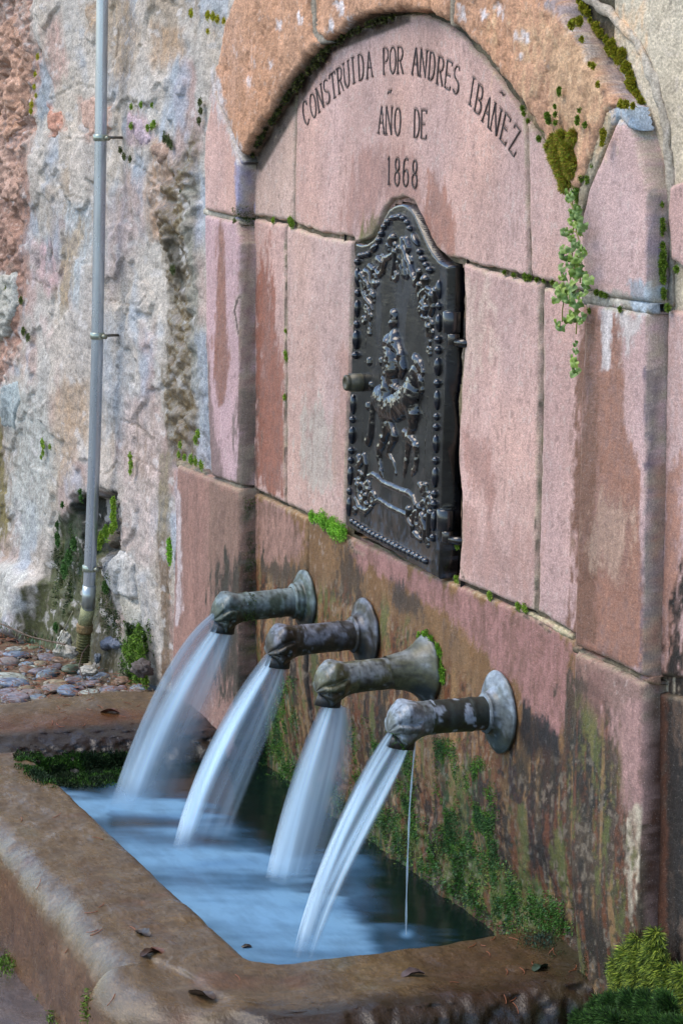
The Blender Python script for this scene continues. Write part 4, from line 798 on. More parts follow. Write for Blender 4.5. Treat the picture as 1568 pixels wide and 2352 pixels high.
def spout(u, v, dia, L, label, seed, c1, c2, c3, neck=0., droop=.0, headlen=.070, pr=.0275, hs=1.04, dark=None):
    p = wall(u, v); root = empty('water_spout', (p[0], -.002, p[2])); tag(root, label, 'water spout', 'bronze spouts in the wall')
    R = dia / 2; loc = root.location
    fl = [(.0, R * .97), (.002, R), (.005, R), (.0065, R * .97), (.0075, R * .93), (.0085, R * .92), (.010, R * .84), (.0115, R * .72), (.0135, R * .60), (.0165, pr * 1.38), (.021, pr * 1.26), (.025, pr * 1.22), (.027, pr * 1.25), (.029, pr * 1.2), (.031, pr * 1.0)]
    if neck: fl = [(.0, R * .97), (.002, R), (.006, R), (.009, R * .95), (.012, R * .9), (.020, R * .78), (.032, R * .66), (.045, R * .57), (.060, pr * 1.15), (.075, pr * 1.02), (.08, pr)]
    V, Fq = lathe(fl); V = V * (1 + .02 * fbm(V, (30, 30, 30), 3, seed))[:, None]; V += (fbm(V, (70, 70, 70), 3, seed) * .0007)[:, None]
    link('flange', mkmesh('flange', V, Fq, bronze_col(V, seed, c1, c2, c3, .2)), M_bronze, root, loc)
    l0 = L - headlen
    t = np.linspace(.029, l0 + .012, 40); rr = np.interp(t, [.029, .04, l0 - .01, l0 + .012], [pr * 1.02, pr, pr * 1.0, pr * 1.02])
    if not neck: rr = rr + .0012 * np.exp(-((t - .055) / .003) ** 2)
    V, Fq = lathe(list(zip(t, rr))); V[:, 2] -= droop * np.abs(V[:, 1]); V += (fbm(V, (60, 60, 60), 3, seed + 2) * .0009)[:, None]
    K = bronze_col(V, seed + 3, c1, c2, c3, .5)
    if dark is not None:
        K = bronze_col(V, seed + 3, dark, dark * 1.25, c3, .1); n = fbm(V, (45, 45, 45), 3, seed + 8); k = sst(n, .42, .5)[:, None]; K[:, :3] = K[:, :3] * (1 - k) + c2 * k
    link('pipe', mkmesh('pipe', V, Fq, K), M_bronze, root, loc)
    # the animal head: bulb with brow, eye folds and lips, mouth turned down
    nt_, na = 90, 96; T = np.linspace(0, 1, nt_); A = np.linspace(0, 2 * math.pi, na, endpoint=False); TT, AA = np.meshgrid(T, A, indexing='ij')
    base = np.interp(TT, [0, .12, .3, .5, .68, .82, .92, .97, 1], np.array([1.0, .98, 1.04, 1.24, 1.36, 1.28, .92, .6, .0]) * pr * hs)
    base[TT > .82] = (pr * hs * 1.2 * np.sqrt(np.clip(1 - ((TT[TT > .82] - .82) / .18) ** 2, 0, 1)))
    upv = np.sin(AA)                                   # 1 on top, -1 below
    sg = np.where(np.cos(AA) > 0, 1, -1); el = np.degrees(np.arcsin(np.clip(upv, -1, 1)))
    def G(t0, e0, st_, se): return np.exp(-((TT - t0) / st_) ** 2 - ((el - e0) / se) ** 2)
    r = base.copy()
    r += .0075 * G(.62, 52, .2, 22) + .0035 * G(.88, 30, .1, 20)         # brow and snout
    r -= .0022 * G(.5, 90, .4, 14)                                        # furrow on top of the head
    crease = el - (26 - 30 * (1 - TT) ** 1.4 + 6 * np.sin(TT * 7 + seed)); mc = sst(TT, .3, .5)
    r -= .0080 * np.exp(-(crease / 6) ** 2) * mc                          # fold over the eye
    r += .0040 * np.exp(-((crease + 13) / 7) ** 2) * mc
    crease2 = el - (-14 + 16 * (TT - .7) + 4 * np.sin(TT * 9)); r -= .0075 * np.exp(-(crease2 / 5) ** 2) * sst(TT, .42, .6)   # lip line
    r += .0036 * G(.80, -30, .14, 12) + .003 * G(.45, -12, .09, 16)
    r -= .004 * G(.9, 10, .03, 6)                                          # nostril
    r = np.maximum(r, 0.0)
    ce = -.004 * TT - .016 * TT ** 2.2
    V = np.stack([r * np.cos(AA) * .95, -(l0 + .006 + TT * headlen), ce + r * np.sin(AA)], -1)
    # jaw: pull the lower front back so that the mouth opens downwards
    lowf = sst(TT, .62, 1) * sst(-upv, -.1, .9); V[..., 2] += lowf * .006; V[..., 1] += lowf * .012
    V = V.reshape(-1, 3); V[:, 2] -= droop * np.abs(V[:, 1])
    V += (fbm(V, (55, 55, 55), 4, seed + 5) * .0011)[:, None]
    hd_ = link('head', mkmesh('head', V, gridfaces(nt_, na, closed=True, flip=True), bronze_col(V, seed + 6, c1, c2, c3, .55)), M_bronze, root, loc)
    hy = -(l0 + headlen * .72); mz = -pr * 1.25 - .012 - droop * abs(hy)
    V, Fq = tube([(0, hy, mz + .02), (0, hy - .004, mz)], [.016, .018], 20); V[:, 1] = hy + (V[:, 1] - hy) * 1.35
    link('mouth', tri_clean(V, Fq, np.tile([.02, .02, .018, .5], (len(V), 1))), M_bronze, hd_, loc)
    return root
BG = lin(62, 74, 60); BD = lin(38, 38, 24); GY = lin(116, 130, 130); MOS = lin(96, 104, 54); BRD = lin(74, 62, 40)
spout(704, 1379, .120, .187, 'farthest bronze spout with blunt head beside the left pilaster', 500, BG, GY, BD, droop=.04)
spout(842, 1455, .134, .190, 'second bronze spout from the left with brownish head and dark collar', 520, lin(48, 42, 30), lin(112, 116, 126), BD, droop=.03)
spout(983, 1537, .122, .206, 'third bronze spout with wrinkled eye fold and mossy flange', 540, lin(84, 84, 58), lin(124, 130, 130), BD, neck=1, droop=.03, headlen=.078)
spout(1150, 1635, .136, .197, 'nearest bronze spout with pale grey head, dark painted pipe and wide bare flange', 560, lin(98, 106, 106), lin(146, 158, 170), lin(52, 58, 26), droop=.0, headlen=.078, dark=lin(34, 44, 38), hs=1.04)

# ------------------------------------------------------------------ algae and moss growing as a thin fur on stone
bpy.context.view_layer.update(); dg = bpy.context.evaluated_depsgraph_get()
def fuzz(name, label, cat, polys, n, bl, cols, thr=0., fq=14, seed=0, droop=0., kind='stuff', parent=None):
    """short leaves rooted on whatever stone lies under the outlines, dense where a noise field allows"""
    r = np.random.RandomState(seed); org = Vector(CAM); pts, nrm = [], []
    ar = [abs(sum(p[i][0] * p[(i + 1) % len(p)][1] - p[(i + 1) % len(p)][0] * p[i][1] for i in range(len(p)))) / 2 for p in polys]
    for p, a in zip(polys, ar):
        pa = np.array(p, float); m_ = int(n * a / sum(ar) * 2.2)
        U = r.uniform(pa[:, 0].min() - 8, pa[:, 0].max() + 8, m_); Vv = r.uniform(pa[:, 1].min() - 8, pa[:, 1].max() + 8, m_)
        sd = polysd(U, Vv, p) + 9 * r.randn(m_); k = sd > 0
        for u, v in zip(U[k], Vv[k]):
            h = sc.ray_cast(dg, org, Vector(ray(u, v)).normalized())
            if h[0]: pts.append(h[1][:]); nrm.append(h[2][:])
    B0 = np.array(pts); Nn = np.array(nrm); nz = fbm(B0, (fq, fq, fq), 4, seed + 40); k = nz > thr; B0, Nn, nz = B0[k], Nn[k], nz[k]; m_ = len(B0)
    L_ = bl * r.uniform(.4, 1.3, m_) * (.6 + .8 * sst(nz, thr, thr + .5)); dv = Nn + r.normal(size=(m_, 3)) * .6 + np.array([0, 0, -droop]); dv /= np.linalg.norm(dv, axis=1)[:, None]
    s2 = np.cross(dv, r.normal(size=(m_, 3))); s2 /= np.linalg.norm(s2, axis=1)[:, None] + 1e-9; w_ = bl * .2; B0 = B0 - Nn * .001
    mid = B0 + dv * L_[:, None] * .55; V = np.stack([B0 - s2 * w_ * .7, mid - s2 * w_, B0 + dv * L_[:, None], mid + s2 * w_], 1).reshape(-1, 3)
    cc = np.array([cols[i] for i in np.clip(((nz - thr) * len(cols) * 1.2 + r.rand(m_) * 1.3).astype(int), 0, len(cols) - 1)]) * r.uniform(.7, 1.7, (m_, 1)); cc = np.repeat(cc, 4, 0)
    c = V.mean(0); o = link(name, mkmesh(name, V - c, np.arange(m_ * 4).reshape(-1, 4), np.concatenate([np.clip(cc, .003, 1), np.full((m_ * 4, 1), .4)], 1)), M_moss, parent, c); tag(o, label, cat, None, kind); return o
GA = [lin(104, 122, 58), lin(116, 140, 62), lin(86, 122, 76), lin(66, 108, 40)]
fuzz('algae', 'green algae crust on the fountain wall just above the water', 'algae', [[(585, 1690), (700, 1770), (850, 1850), (960, 1880), (1120, 1960), (1250, 2060), (1305, 2090), (1310, 2140), (1160, 2140), (1000, 2030), (850, 1925), (600, 1745)]], 60000, .0045, GA, -.32, 26, 1)
fuzz('algae', 'dark green algae streaks running down below the spouts', 'algae', [[(1000, 1700), (1040, 1700), (1052, 1960), (1010, 1940)], [(1070, 1745), (1125, 1740), (1140, 1990), (1085, 1960)], [(905, 1690), (940, 1690), (955, 1930), (915, 1920)], [(850, 1680), (880, 1690), (890, 1880), (856, 1880)], [(812, 1650), (830, 1650), (838, 1860), (815, 1840)], [(640, 1560), (668, 1560), (680, 1780), (610, 1790), (600, 1680)]], 40000, .0038, [lin(62, 98, 38), lin(84, 128, 44), lin(56, 92, 48)], -.25, 22, 2, .4)
fuzz('moss', 'dark green moss on the inner face of the far rim', 'moss', [[(40, 1742), (100, 1734), (300, 1740), (300, 1792), (120, 1802), (70, 1770)]], 26000, .006, [lin(40, 66, 24), lin(60, 98, 30), lin(34, 54, 26)], -.3, 22, 3, .2)
fuzz('moss', 'dark moss under the damp hollow on both sides of the pipe', 'moss', [[(135, 1230), (170, 1200), (180, 1330), (170, 1400), (140, 1440), (125, 1350)], [(232, 1330), (262, 1300), (275, 1400), (285, 1480), (240, 1440)]], 7000, .005, [lin(52, 74, 34), lin(70, 92, 38), lin(40, 62, 36)], .0, 20, 4, .2)
fuzz('moss', 'green moss over the lower corner of the rubble wall by the trough', 'moss', [[(290, 1440), (330, 1430), (345, 1500), (346, 1575), (300, 1570), (282, 1500)]], 7000, .007, [lin(60, 88, 30), lin(84, 120, 36), lin(46, 64, 28)], -.1, 20, 5, .3)
fuzz('moss', 'thin dark moss on the wet near rim beside the wall', 'moss', [[(1180, 2150), (1290, 2135), (1400, 2225), (1410, 2300), (1330, 2290), (1250, 2220)]], 5000, .004, [lin(40, 54, 30), lin(56, 76, 36), lin(60, 84, 66)], .05, 18, 6)
fuzz('algae', 'moss and algae in the dark groove beside the left pilaster', 'algae', [[(566, 1150), (582, 1150), (583, 1480), (566, 1470)], [(548, 480), (580, 490), (580, 515), (548, 512)]], 2500, .004, [lin(56, 66, 30), lin(74, 92, 36)], -.1, 20, 7)
fuzz('moss', 'bright moss tufts along the foot of the trough above the paving', 'moss', [[(0, 2180), (30, 2210), (24, 2240), (-6, 2225)], [(90, 2290), (130, 2330), (120, 2345), (80, 2310)], [(196, 2280), (206, 2280), (204, 2345), (194, 2340)]], 900, .006, [lin(72, 96, 34), lin(94, 124, 42)], -.3, 20, 8)
# ------------------------------------------------------------------ falling water
def stream_mat():
    m = bpy.data.materials.new('falling_water'); t = nodes(m); L = t.links.new
    out = N(t, 'ShaderNodeOutputMaterial'); at = N(t, 'ShaderNodeAttribute', attribute_name='col')
    sep = N(t, 'ShaderNodeSeparateColor'); L(at.outputs['Color'], sep.inputs[0])      # red: how opaque, green: how bright the strand
    uvn = N(t, 'ShaderNodeAttribute', attribute_name='flow'); mp = N(t, 'ShaderNodeMapping'); mp.inputs['Scale'].default_value = (5, .25, 1); L(uvn.outputs['Vector'], mp.inputs[0])
    nn = N(t, 'ShaderNodeTexNoise', i_Scale=1.6, i_Detail=3, i_Roughness=.5); L(mp.outputs[0], nn.inputs[0])
    ra = N(t, 'ShaderNodeMapRange'); ra.inputs[1].default_value = .25; ra.inputs[2].default_value = .75; ra.inputs[3].default_value = .8; ra.inputs[4].default_value = 1.12; L(nn.outputs[0], ra.inputs[0])
    f = math_(t, 'MULTIPLY', sep.outputs[0], ra.outputs[0], True)
    tr_ = N(t, 'ShaderNodeBsdfTransparent'); b = N(t, 'ShaderNodeBsdfPrincipled'); b.inputs['Roughness'].default_value = .3; b.inputs['Specular IOR Level'].default_value = .9
    g = math_(t, 'MULTIPLY', sep.outputs[1], ra.outputs[0], True)
    mc = N(t, 'ShaderNodeMix', data_type='RGBA'); L(g, mc.inputs[0]); mc.inputs[6].default_value = (.07, .10, .14, 1); mc.inputs[7].default_value = (.66, .80, .88, 1); L(mc.outputs[2], b.inputs['Base Color'])
    tl = N(t, 'ShaderNodeBsdfTranslucent'); L(mc.outputs[2], tl.inputs[0]); ad = N(t, 'ShaderNodeAddShader'); L(b.outputs[0], ad.inputs[0]); L(tl.outputs[0], ad.inputs[1])
    mx = N(t, 'ShaderNodeMixShader'); L(f, mx.inputs[0]); L(tr_.outputs[0], mx.inputs[1]); L(ad.outputs[0], mx.inputs[2]); L(mx.outputs[0], out.inputs[0]); return m
M_stream = stream_mat()
def stream(x, Ledge, Redge, label, dens, strands, thick=.022, seed=0, ns=72, nl=110):
    def curve(pts):
        q = np.array([atx(u, v, x) for u, v in pts]); t = np.linspace(0, 1, len(q)); ti = np.linspace(0, 1, nl)
        # smooth with a cubic fit in the fall height
        cy = np.polyfit(t, q[:, 1], 3); cz = np.polyfit(t, q[:, 2], 3); return np.stack([np.polyval(cy, ti), np.polyval(cz, ti)], -1)
    a, b = curve(Ledge), curve(Redge); ti = np.linspace(0, 1, nl); A = np.linspace(0, 2 * math.pi, ns, endpoint=False)
    s = .5 - .5 * np.cos(A)                       # 0 at the outer edge, 1 at the wall side
    th = thick * (.55 + .9 * ti)
    V = np.zeros((nl, ns, 3)); V[..., 1] = a[:, None, 0] * (1 - s) + b[:, None, 0] * s; V[..., 2] = a[:, None, 1] * (1 - s) + b[:, None, 1] * s
    V[..., 0] = x + th[:, None] * np.sin(A)[None] * .8
    fl = np.zeros((nl, ns, 3)); fl[..., 0] = s[None] + .8 * (np.sin(A) > 0)[None]; fl[..., 1] = ti[:, None]; fl[..., 2] = seed
    D = np.interp(s, np.linspace(0, 1, len(dens[0])), dens[0])[None] * (1 - ti[:, None]) + np.interp(s, np.linspace(0, 1, len(dens[1])), dens[1])[None] * ti[:, None]
    Q = np.stack([s[None] * 5 * np.ones((nl, 1)), ti[:, None] * .9 * np.ones((1, ns)), np.full((nl, ns), seed * 3.1)], -1); nz = fbm(Q, (1, 1, 1), 3, seed); nz2 = fbm(Q, (2.5, 1, 1), 2, seed + 5)
    D = D * (1 + .25 * nz) * (1 - .25 * ti[:, None]); D *= 1 - .5 * sst(ti, .88, 1)[:, None]
    edge = sst(s, 0, .05) * sst(1 - s, 0, .25); op = 0 * D
    G = np.zeros_like(D)
    for cc0, cc1, wd, am in strands: c_m = cc0 + (cc1 - cc0) * ti[:, None]; G = G + am * np.exp(-((s[None] - c_m + .02 * nz) / (wd * (.6 + .8 * ti[:, None]))) ** 2)
    op = np.clip((D * .5 + .85 * G * (1.1 - .4 * ti[:, None])) * edge[None] * (1 - .75 * sst(ti, .86, 1)[:, None]), 0, .96)
    G = G * (1.2 - .5 * ti[:, None]) * (1 + .3 * nz2) + .10 + .10 * nz2
    K = np.concatenate([op.reshape(-1, 1), np.clip(G, 0, 1).reshape(-1, 1), op.reshape(-1, 1), np.ones((nl * ns, 1))], 1)
    V = V.reshape(-1, 3); c = V[:ns].mean(0)
    me = mkmesh('water_jet', V - c, gridfaces(nl, ns, closed=True), K); at = me.attributes.new('flow', 'FLOAT_VECTOR', 'POINT'); at.data.foreach_set('vector', fl.reshape(-1).astype(np.float32))
    o = link('water_jet', me, M_stream, None, c); tag(o, label, 'water jet', 'jets falling into the trough'); return o
stream(-.776, [(496, 1402), (440, 1452), (385, 1530), (335, 1630), (290, 1740), (252, 1850)], [(540, 1452), (528, 1520), (505, 1600), (478, 1680), (445, 1770), (415, 1860)], 'leftmost silky water jet, broadest, falling near the far rim', ([.95, .9, .95, .9, .9], [.75, .6, .85, .5, .3, .4, .25]), [(.45, .22, .10, .75), (.08, .03, .05, .35), (.75, .5, .12, .2)], seed=1)
stream(-.46, [(612, 1500), (560, 1570), (510, 1650), (462, 1750), (425, 1850), (397, 1950)], [(662, 1532), (652, 1600), (625, 1680), (592, 1760), (558, 1850), (525, 1930)], 'second water jet from the left with a bright outer edge', ([.95, .95, .9, .9], [.9, .75, .5, .3, .4, .2]), [(.28, .10, .10, .85), (.7, .6, .06, .25), (.9, .85, .05, .3)], seed=2)
stream(-.168, [(742, 1612), (705, 1690), (672, 1780), (645, 1870), (625, 1950), (610, 2020)], [(806, 1628), (812, 1710), (804, 1800), (785, 1880), (760, 1960), (735, 2040)], 'third water jet, smooth wide veil dropping steeply', ([.95, .95, .9, .9], [.8, .75, .65, .6, .5, .35]), [(.25, .10, .12, .55), (.6, .35, .2, .3), (.9, .9, .06, .2)], seed=3)
stream(.139, [(900, 1668), (850, 1740), (795, 1840), (745, 1960), (705, 2080), (674, 2195)], [(945, 1702), (915, 1790), (868, 1880), (815, 1985), (765, 2090), (722, 2195)], 'nearest water jet, narrow and bright with twisted strands', ([.9, .97, .95, .95], [.9, .85, .85, .5, .4]), [(.35, .08, .10, .7), (.85, .55, .12, .9), (.1, .3, .06, .4)], seed=4, thick=.016)
tp = np.array([atx(u, v, .139) for u, v in [(953, 1702), (946, 1780), (940, 1860), (936, 1960), (933, 2060), (932, 2146)]]); ti = np.linspace(0, 1, 40); tt = np.linspace(0, 1, 6)
tp = np.stack([np.interp(ti, tt, tp[:, i]) for i in range(3)], -1); V, Fq = tube(tp, .0014 + .0004 * np.sin(ti * 30), 8)
me = tri_clean(V, Fq, np.tile([.45, .45, .45, 1], (len(V), 1)), 'trickle'); at = me.attributes.new('flow', 'FLOAT_VECTOR', 'POINT'); o = link('water_trickle', me, M_stream); tag(o, 'thin thread of water dripping straight down from the nearest spout', 'water trickle')

# ------------------------------------------------------------------ iron door
DY = -.014
def dp(x, y, yy=None):
    """a point of the door face"""
    q = wall(746 + .4025 * x, 430.5 + .4025 * y, DY if yy is None else yy); return q
door = empty('iron_door', (-.345, -.01, 1.0)); tag(door, 'black cast iron door with a relief of a rider on horseback set in the fountain wall', 'iron door')
out_ = [(172, 316), (205, 325), (240, 320), (272, 298), (298, 262), (318, 215), (340, 165), (362, 125), (390, 104), (420, 94), (440, 92), (465, 100), (492, 122), (515, 158), (535, 205), (558, 262), (585, 320), (615, 372), (650, 415), (682, 437), (707, 446),
        (702, 700), (694, 1000), (684, 1300), (674, 1600), (665, 1900), (652, 2238), (500, 2150), (330, 2050), (114, 1930), (122, 1700), (132, 1400), (145, 1100), (158, 800), (166, 500)]
def plate(name, pts, y0, th, res, parent, m, colf, bev=.004, amp=.0006):
    poly = [(q[0], q[2]) for q in pts]; pa = np.array(poly); x0, z0 = pa.min(0) - .01; x1, z1 = pa.max(0) + .01
    xs = np.arange(x0, x1, res * 1.4); zs = np.arange(z0, z1, res); X, Z = np.meshgrid(xs, zs, indexing='ij'); P = np.stack([X.ravel(), np.zeros(X.size), Z.ravel()], -1)
    d = polysd(P[:, 0], P[:, 2], poly); t = np.clip(1 - d / bev, 0, 1)
    P[:, 1] = y0 + bev * (1 - np.sqrt(np.clip(1 - t * t, 0, 1))) + np.clip(-d, 0, res) / res * th + amp * fbm(P, (30, 30, 30), 4, 9)
    D = d.reshape(X.shape); kv = D > -res * 2.2; snap(P, D, res * 1.4, res); keep = kv[:-1, :-1] & kv[1:, :-1] & kv[1:, 1:] & kv[:-1, 1:]
    V, Fq, K = compact(P, gridfaces(*X.shape, keep=keep), colf(P)); c = V.mean(0); return link(name, mkmesh(name, V - c, Fq, K), m, parent, c)
def iron_col(P, rust=True):
    n1 = fbm(P, (20, 20, 5), 4, 600); n2 = fbm(P, (120, 120, 80), 3, 601)
    col = np.tile(lin(8, 11, 18), (len(P), 1)) * (1 + .35 * n1 + .3 * n2)[:, None]
    # dusty film that rain has left in runs, rust towards the foot
    k = (sst(n1, -.1, .3) * sst(P[:, 2], 1.3, 1.5))[:, None] * .5; col = col * (1 - k) + lin(36, 42, 58) * k
    k = sst(n2 + .4 * n1 + sst(P[:, 2], 1.60, 1.66) * .8, .5, .9)[:, None] * .45; col = col * (1 - k) + lin(84, 76, 72) * k
    if rust:
        k = (sst(-P[:, 2] + .05 * n1, -1.16, -1.06) * sst(n1 + n2, -.5, .3))[:, None] * .85; col = col * (1 - k) + lin(70, 54, 44) * k
        k = (sst(-P[:, 2], -1.15, -1.08) * sst(n2, .1, .5))[:, None] * .6; col = col * (1 - k) + lin(64, 80, 98) * k
    wet = np.clip(.55 - .8 * n1, 0, 1); return np.concatenate([np.clip(col, .004, .8), wet[:, None]], 1)
plate('plate', [dp(*p) for p in out_], DY, .03, .0026, door, M_iron, iron_col)
def relief(name, caps, parent, dome=.7, res=.0016, yb=None, label=None, lump=.0008, kk=.004, colf=None):
    """low relief: capsules (x1,y1,r1,x2,y2,r2 in door marks, radii in mm) blended into one raised shape"""
    yb = DY + .0012 if yb is None else yb
    A = [(dp(c[0], c[1]), dp(c[3], c[4]), c[2] / 1000, c[5] / 1000) for c in caps]
    xs0 = min(min(a[0], b[0]) for a, b, _, _ in A) - .02; xs1 = max(max(a[0], b[0]) for a, b, _, _ in A) + .02
    zs0 = min(min(a[2], b[2]) for a, b, _, _ in A) - .02; zs1 = max(max(a[2], b[2]) for a, b, _, _ in A) + .02
    X, Z = np.meshgrid(np.arange(xs0, xs1, res * 1.3), np.arange(zs0, zs1, res), indexing='ij')
    best = np.full(X.shape, -1e3); H = np.full(X.shape, -1.)
    for a, b, r1, r2 in A:
        ex, ez = b[0] - a[0], b[2] - a[2]; t = np.clip(((X - a[0]) * ex + (Z - a[2]) * ez) / (ex * ex + ez * ez + 1e-12), 0, 1)
        r = r1 + (r2 - r1) * t; d = np.hypot(X - a[0] - t * ex, Z - a[2] - t * ez); q = r - d
        h = np.where(q > 0, np.sqrt(np.clip(r * r - d * d, 0, None)) * dome, q * 2.5)
        hi = np.maximum(H, h); k = np.clip(.5 - abs(H - h) / kk, 0, 1) if kk else 0; H = hi + k * k * kk * .5 * (H > -.02)
    P = np.stack([X.ravel(), np.zeros(X.size), Z.ravel()], -1); Hn = H.ravel() + lump * fbm(P, (110, 110, 110), 3, 17) * (H.ravel() > .0005)
    P[:, 1] = yb - Hn; Hh = Hn.reshape(X.shape); kv = Hh > -.0035; keep = kv[:-1, :-1] & kv[1:, :-1] & kv[1:, 1:] & kv[:-1, 1:]
    P[:, 1] = np.minimum(P[:, 1], yb + .0025)
    K = iron_col(P, False) if colf is None else colf(P)
    if colf is None:
        n = fbm(P, (90, 90, 60), 3, 19); k = sst(n, .15, .5)[:, None] * .25; K[:, :3] = K[:, :3] * (1 - k) + lin(120, 96, 78) * k; K[:, :3] *= .8
        K[:, 3] = .9
    V, Fq, K = compact(P, gridfaces(*X.shape, keep=keep), K); c = V.mean(0); o = link(name, mkmesh(name, V - c, Fq, K), M_iron, parent, c)
    if label: o['label'] = label
    return o
def chain(pts, r0, r1=None):
    r1 = r0 if r1 is None else r1; n = len(pts) - 1
    return [(pts[i][0], pts[i][1], r0 + (r1 - r0) * i / n, pts[i + 1][0], pts[i + 1][1], r0 + (r1 - r0) * (i + 1) / n) for i in range(n)]
def K7(x, y): return ((775 + .244 * x - 746) / .4025, (574 + .244 * y - 430.5) / .4025)
def c7(pts, r0, r1=None): return chain([K7(*p) for p in pts], r0, r1)
# moulding inside the edge and thin inner frame lines
relief('moulding', chain([(238, 700), (228, 1000), (214, 1400), (206, 1600)], 3.2), door, .5)
relief('moulding', chain([(592, 900), (585, 1200), (572, 1450), (562, 1700)], 3.2), door, .5)
# beads
def bead_mesh(a, b, c, name='bead'):
    V, Fq = ellipsoid(12, 8); V = V * np.array([a, c, b]); return mkmesh(name, V, Fq, np.tile(np.append(lin(26, 30, 40), .95), (len(V), 1)))
b_short = bead_mesh(.0068, .0080, .0075); b_long = bead_mesh(.0068, .0190, .0075)
def beads(path, pat, gap=.0025):
    q = np.array([dp(*p) for p in path]); L = np.concatenate([[0], np.cumsum(np.linalg.norm(np.diff(q, axis=0), axis=1))]); s = 0; i = 0
    while True:
        me, hl = (b_long, .0190) if pat[i % len(pat)] else (b_short, .0080)
        if s + 2 * hl > L[-1]: break
        m_ = s + hl; P = np.array([np.interp(m_, L, q[:, k]) for k in range(3)]); P2 = np.array([np.interp(min(m_ + .004, L[-1]), L, q[:, k]) for k in range(3)]); T = P2 - P
        P[1] = DY - .001; o = link('bead', me, M_iron, door, P); o.rotation_euler = (0, math.atan2(T[0], T[2]) + random.uniform(-.05, .05), 0)
        k = random.uniform(.9, 1.08); o.scale = (k, random.uniform(.85, 1.1), k * .98)
        s += 2 * hl + gap; i += 1
beads([(190, 400), (190, 560), (185, 760), (178, 960), (172, 1060)], [0, 1, 0, 1]); beads([(166, 1180), (158, 1400), (148, 1650), (140, 1880)], [1, 0, 1, 0, 0])
beads([(200, 392), (250, 382), (290, 340), (318, 290), (335, 240), (352, 206), (385, 176), (425, 166), (458, 178), (482, 215), (505, 262), (530, 330), (556, 400), (590, 460), (630, 500), (650, 512)], [0, 0, 0, 1, 0])
beads([(655, 520), (653, 760), (648, 1000), (640, 1300), (632, 1600), (624, 1900), (614, 2120)], [1, 0, 1, 0, 0]); beads([(152, 1900), (250, 1962), (400, 2042), (500, 2092), (596, 2140)], [0, 0, 0, 0])
# scrollwork, top centre and both shoulders
def spiral(cx, cy, r, a0, turns, n=16, sx=.45, end=.25): return [(cx + sx * r * (1 - (1 - end) * k / n) * math.cos(a0 + turns * 2 * math.pi * k / n), cy + r * (1 - (1 - end) * k / n) * math.sin(a0 + turns * 2 * math.pi * k / n)) for k in range(n + 1)]
SCR = [chain([(385, 285), (400, 330), (392, 380), (372, 395), (352, 405), (338, 440), (330, 480), (312, 500), (300, 480)], 5, 7), chain([(455, 350), (470, 400), (490, 450), (505, 510), (515, 548), (532, 520), (536, 480)], 9, 6), chain([(405, 370), (400, 440), (385, 510), (378, 520)], 8, 4),
       chain([(440, 300), (445, 350), (455, 420), (460, 500)], 7, 8), chain([(425, 350), (428, 400), (432, 450), (440, 500)], 8, 4), chain(spiral(400, 500, 36, 0, 1.1), 5, 4), chain(spiral(466, 500, 34, 3, 1.1), 5, 4), chain([(468, 305), (480, 345), (470, 370)], 9, 6), chain([(390, 290), (380, 305)], 9, 9),
       chain([(310, 412), (330, 430), (322, 450), (300, 470)], 9, 5), chain([(232, 480), (255, 490), (262, 540), (285, 565), (305, 545)], 7, 5), chain(spiral(285, 520, 34, 1, 1.1), 6, 4), chain([(210, 540), (215, 590), (232, 635), (250, 620)], 6, 5), chain(spiral(232, 590, 60, 4, .8), 5, 4), chain([(240, 640), (262, 670), (272, 700)], 8, 4), chain([(212, 500), (220, 520), (226, 560)], 8, 5), chain([(275, 620), (280, 650)], 8, 5), chain([(250, 700), (255, 760), (262, 800)], 6, 3), chain([(262, 455), (280, 470), (275, 500)], 8, 6),
       chain([(540, 560), (535, 600), (545, 640), (555, 600), (585, 575), (610, 590)], 8, 5), chain([(572, 530), (575, 560)], 10, 7), chain(spiral(575, 620, 44, 2, 1.1), 6, 4), chain([(615, 620), (618, 680), (606, 720)], 10, 6), chain([(560, 660), (575, 690), (590, 680)], 8, 5), chain([(570, 700), (568, 730)], 9, 5), chain([(600, 740), (580, 790), (590, 840), (606, 830), (612, 780), (600, 745)], 5, 6), chain([(596, 800), (598, 840)], 9, 6), chain([(632, 590), (628, 640)], 8, 6), chain([(560, 740), (575, 750)], 6, 5), chain([(600, 880), (590, 960)], 4, 2),
       chain([(195, 1540), (200, 1580), (215, 1560), (225, 1530), (235, 1580), (230, 1640)], 7, 5), chain(spiral(200, 1640, 40, 0, 1.1), 5, 4), chain(spiral(215, 1730, 60, 1, 1.2), 6, 5), chain(spiral(250, 1700, 28, 1, 1.1), 7, 5), chain([(180, 1780), (200, 1830), (240, 1850), (270, 1820)], 7, 5), chain(spiral(275, 1780, 44, 3, 1.1), 6, 5), chain([(190, 1700), (195, 1760), (215, 1800)], 8, 6), chain([(235, 1760), (220, 1800), (245, 1810)], 7, 6),
       chain([(545, 1700), (555, 1730), (575, 1700), (578, 1740), (560, 1760)], 7, 5), chain(spiral(570, 1830, 60, 1, 1.2), 6, 5), chain(spiral(600, 1800, 40, 2, 1.1), 6, 5), chain([(480, 1840), (478, 1890), (500, 1930), (500, 1980)], 8, 6), chain(spiral(530, 1900, 60, 3, 1.2), 6, 5), chain([(560, 1880), (575, 1950), (570, 2010)], 10, 6), chain([(600, 1860), (596, 1920), (590, 1980)], 8, 6), chain([(520, 1980), (545, 2010)], 8, 6), chain([(545, 1830), (540, 1870), (560, 1900)], 9, 6)]
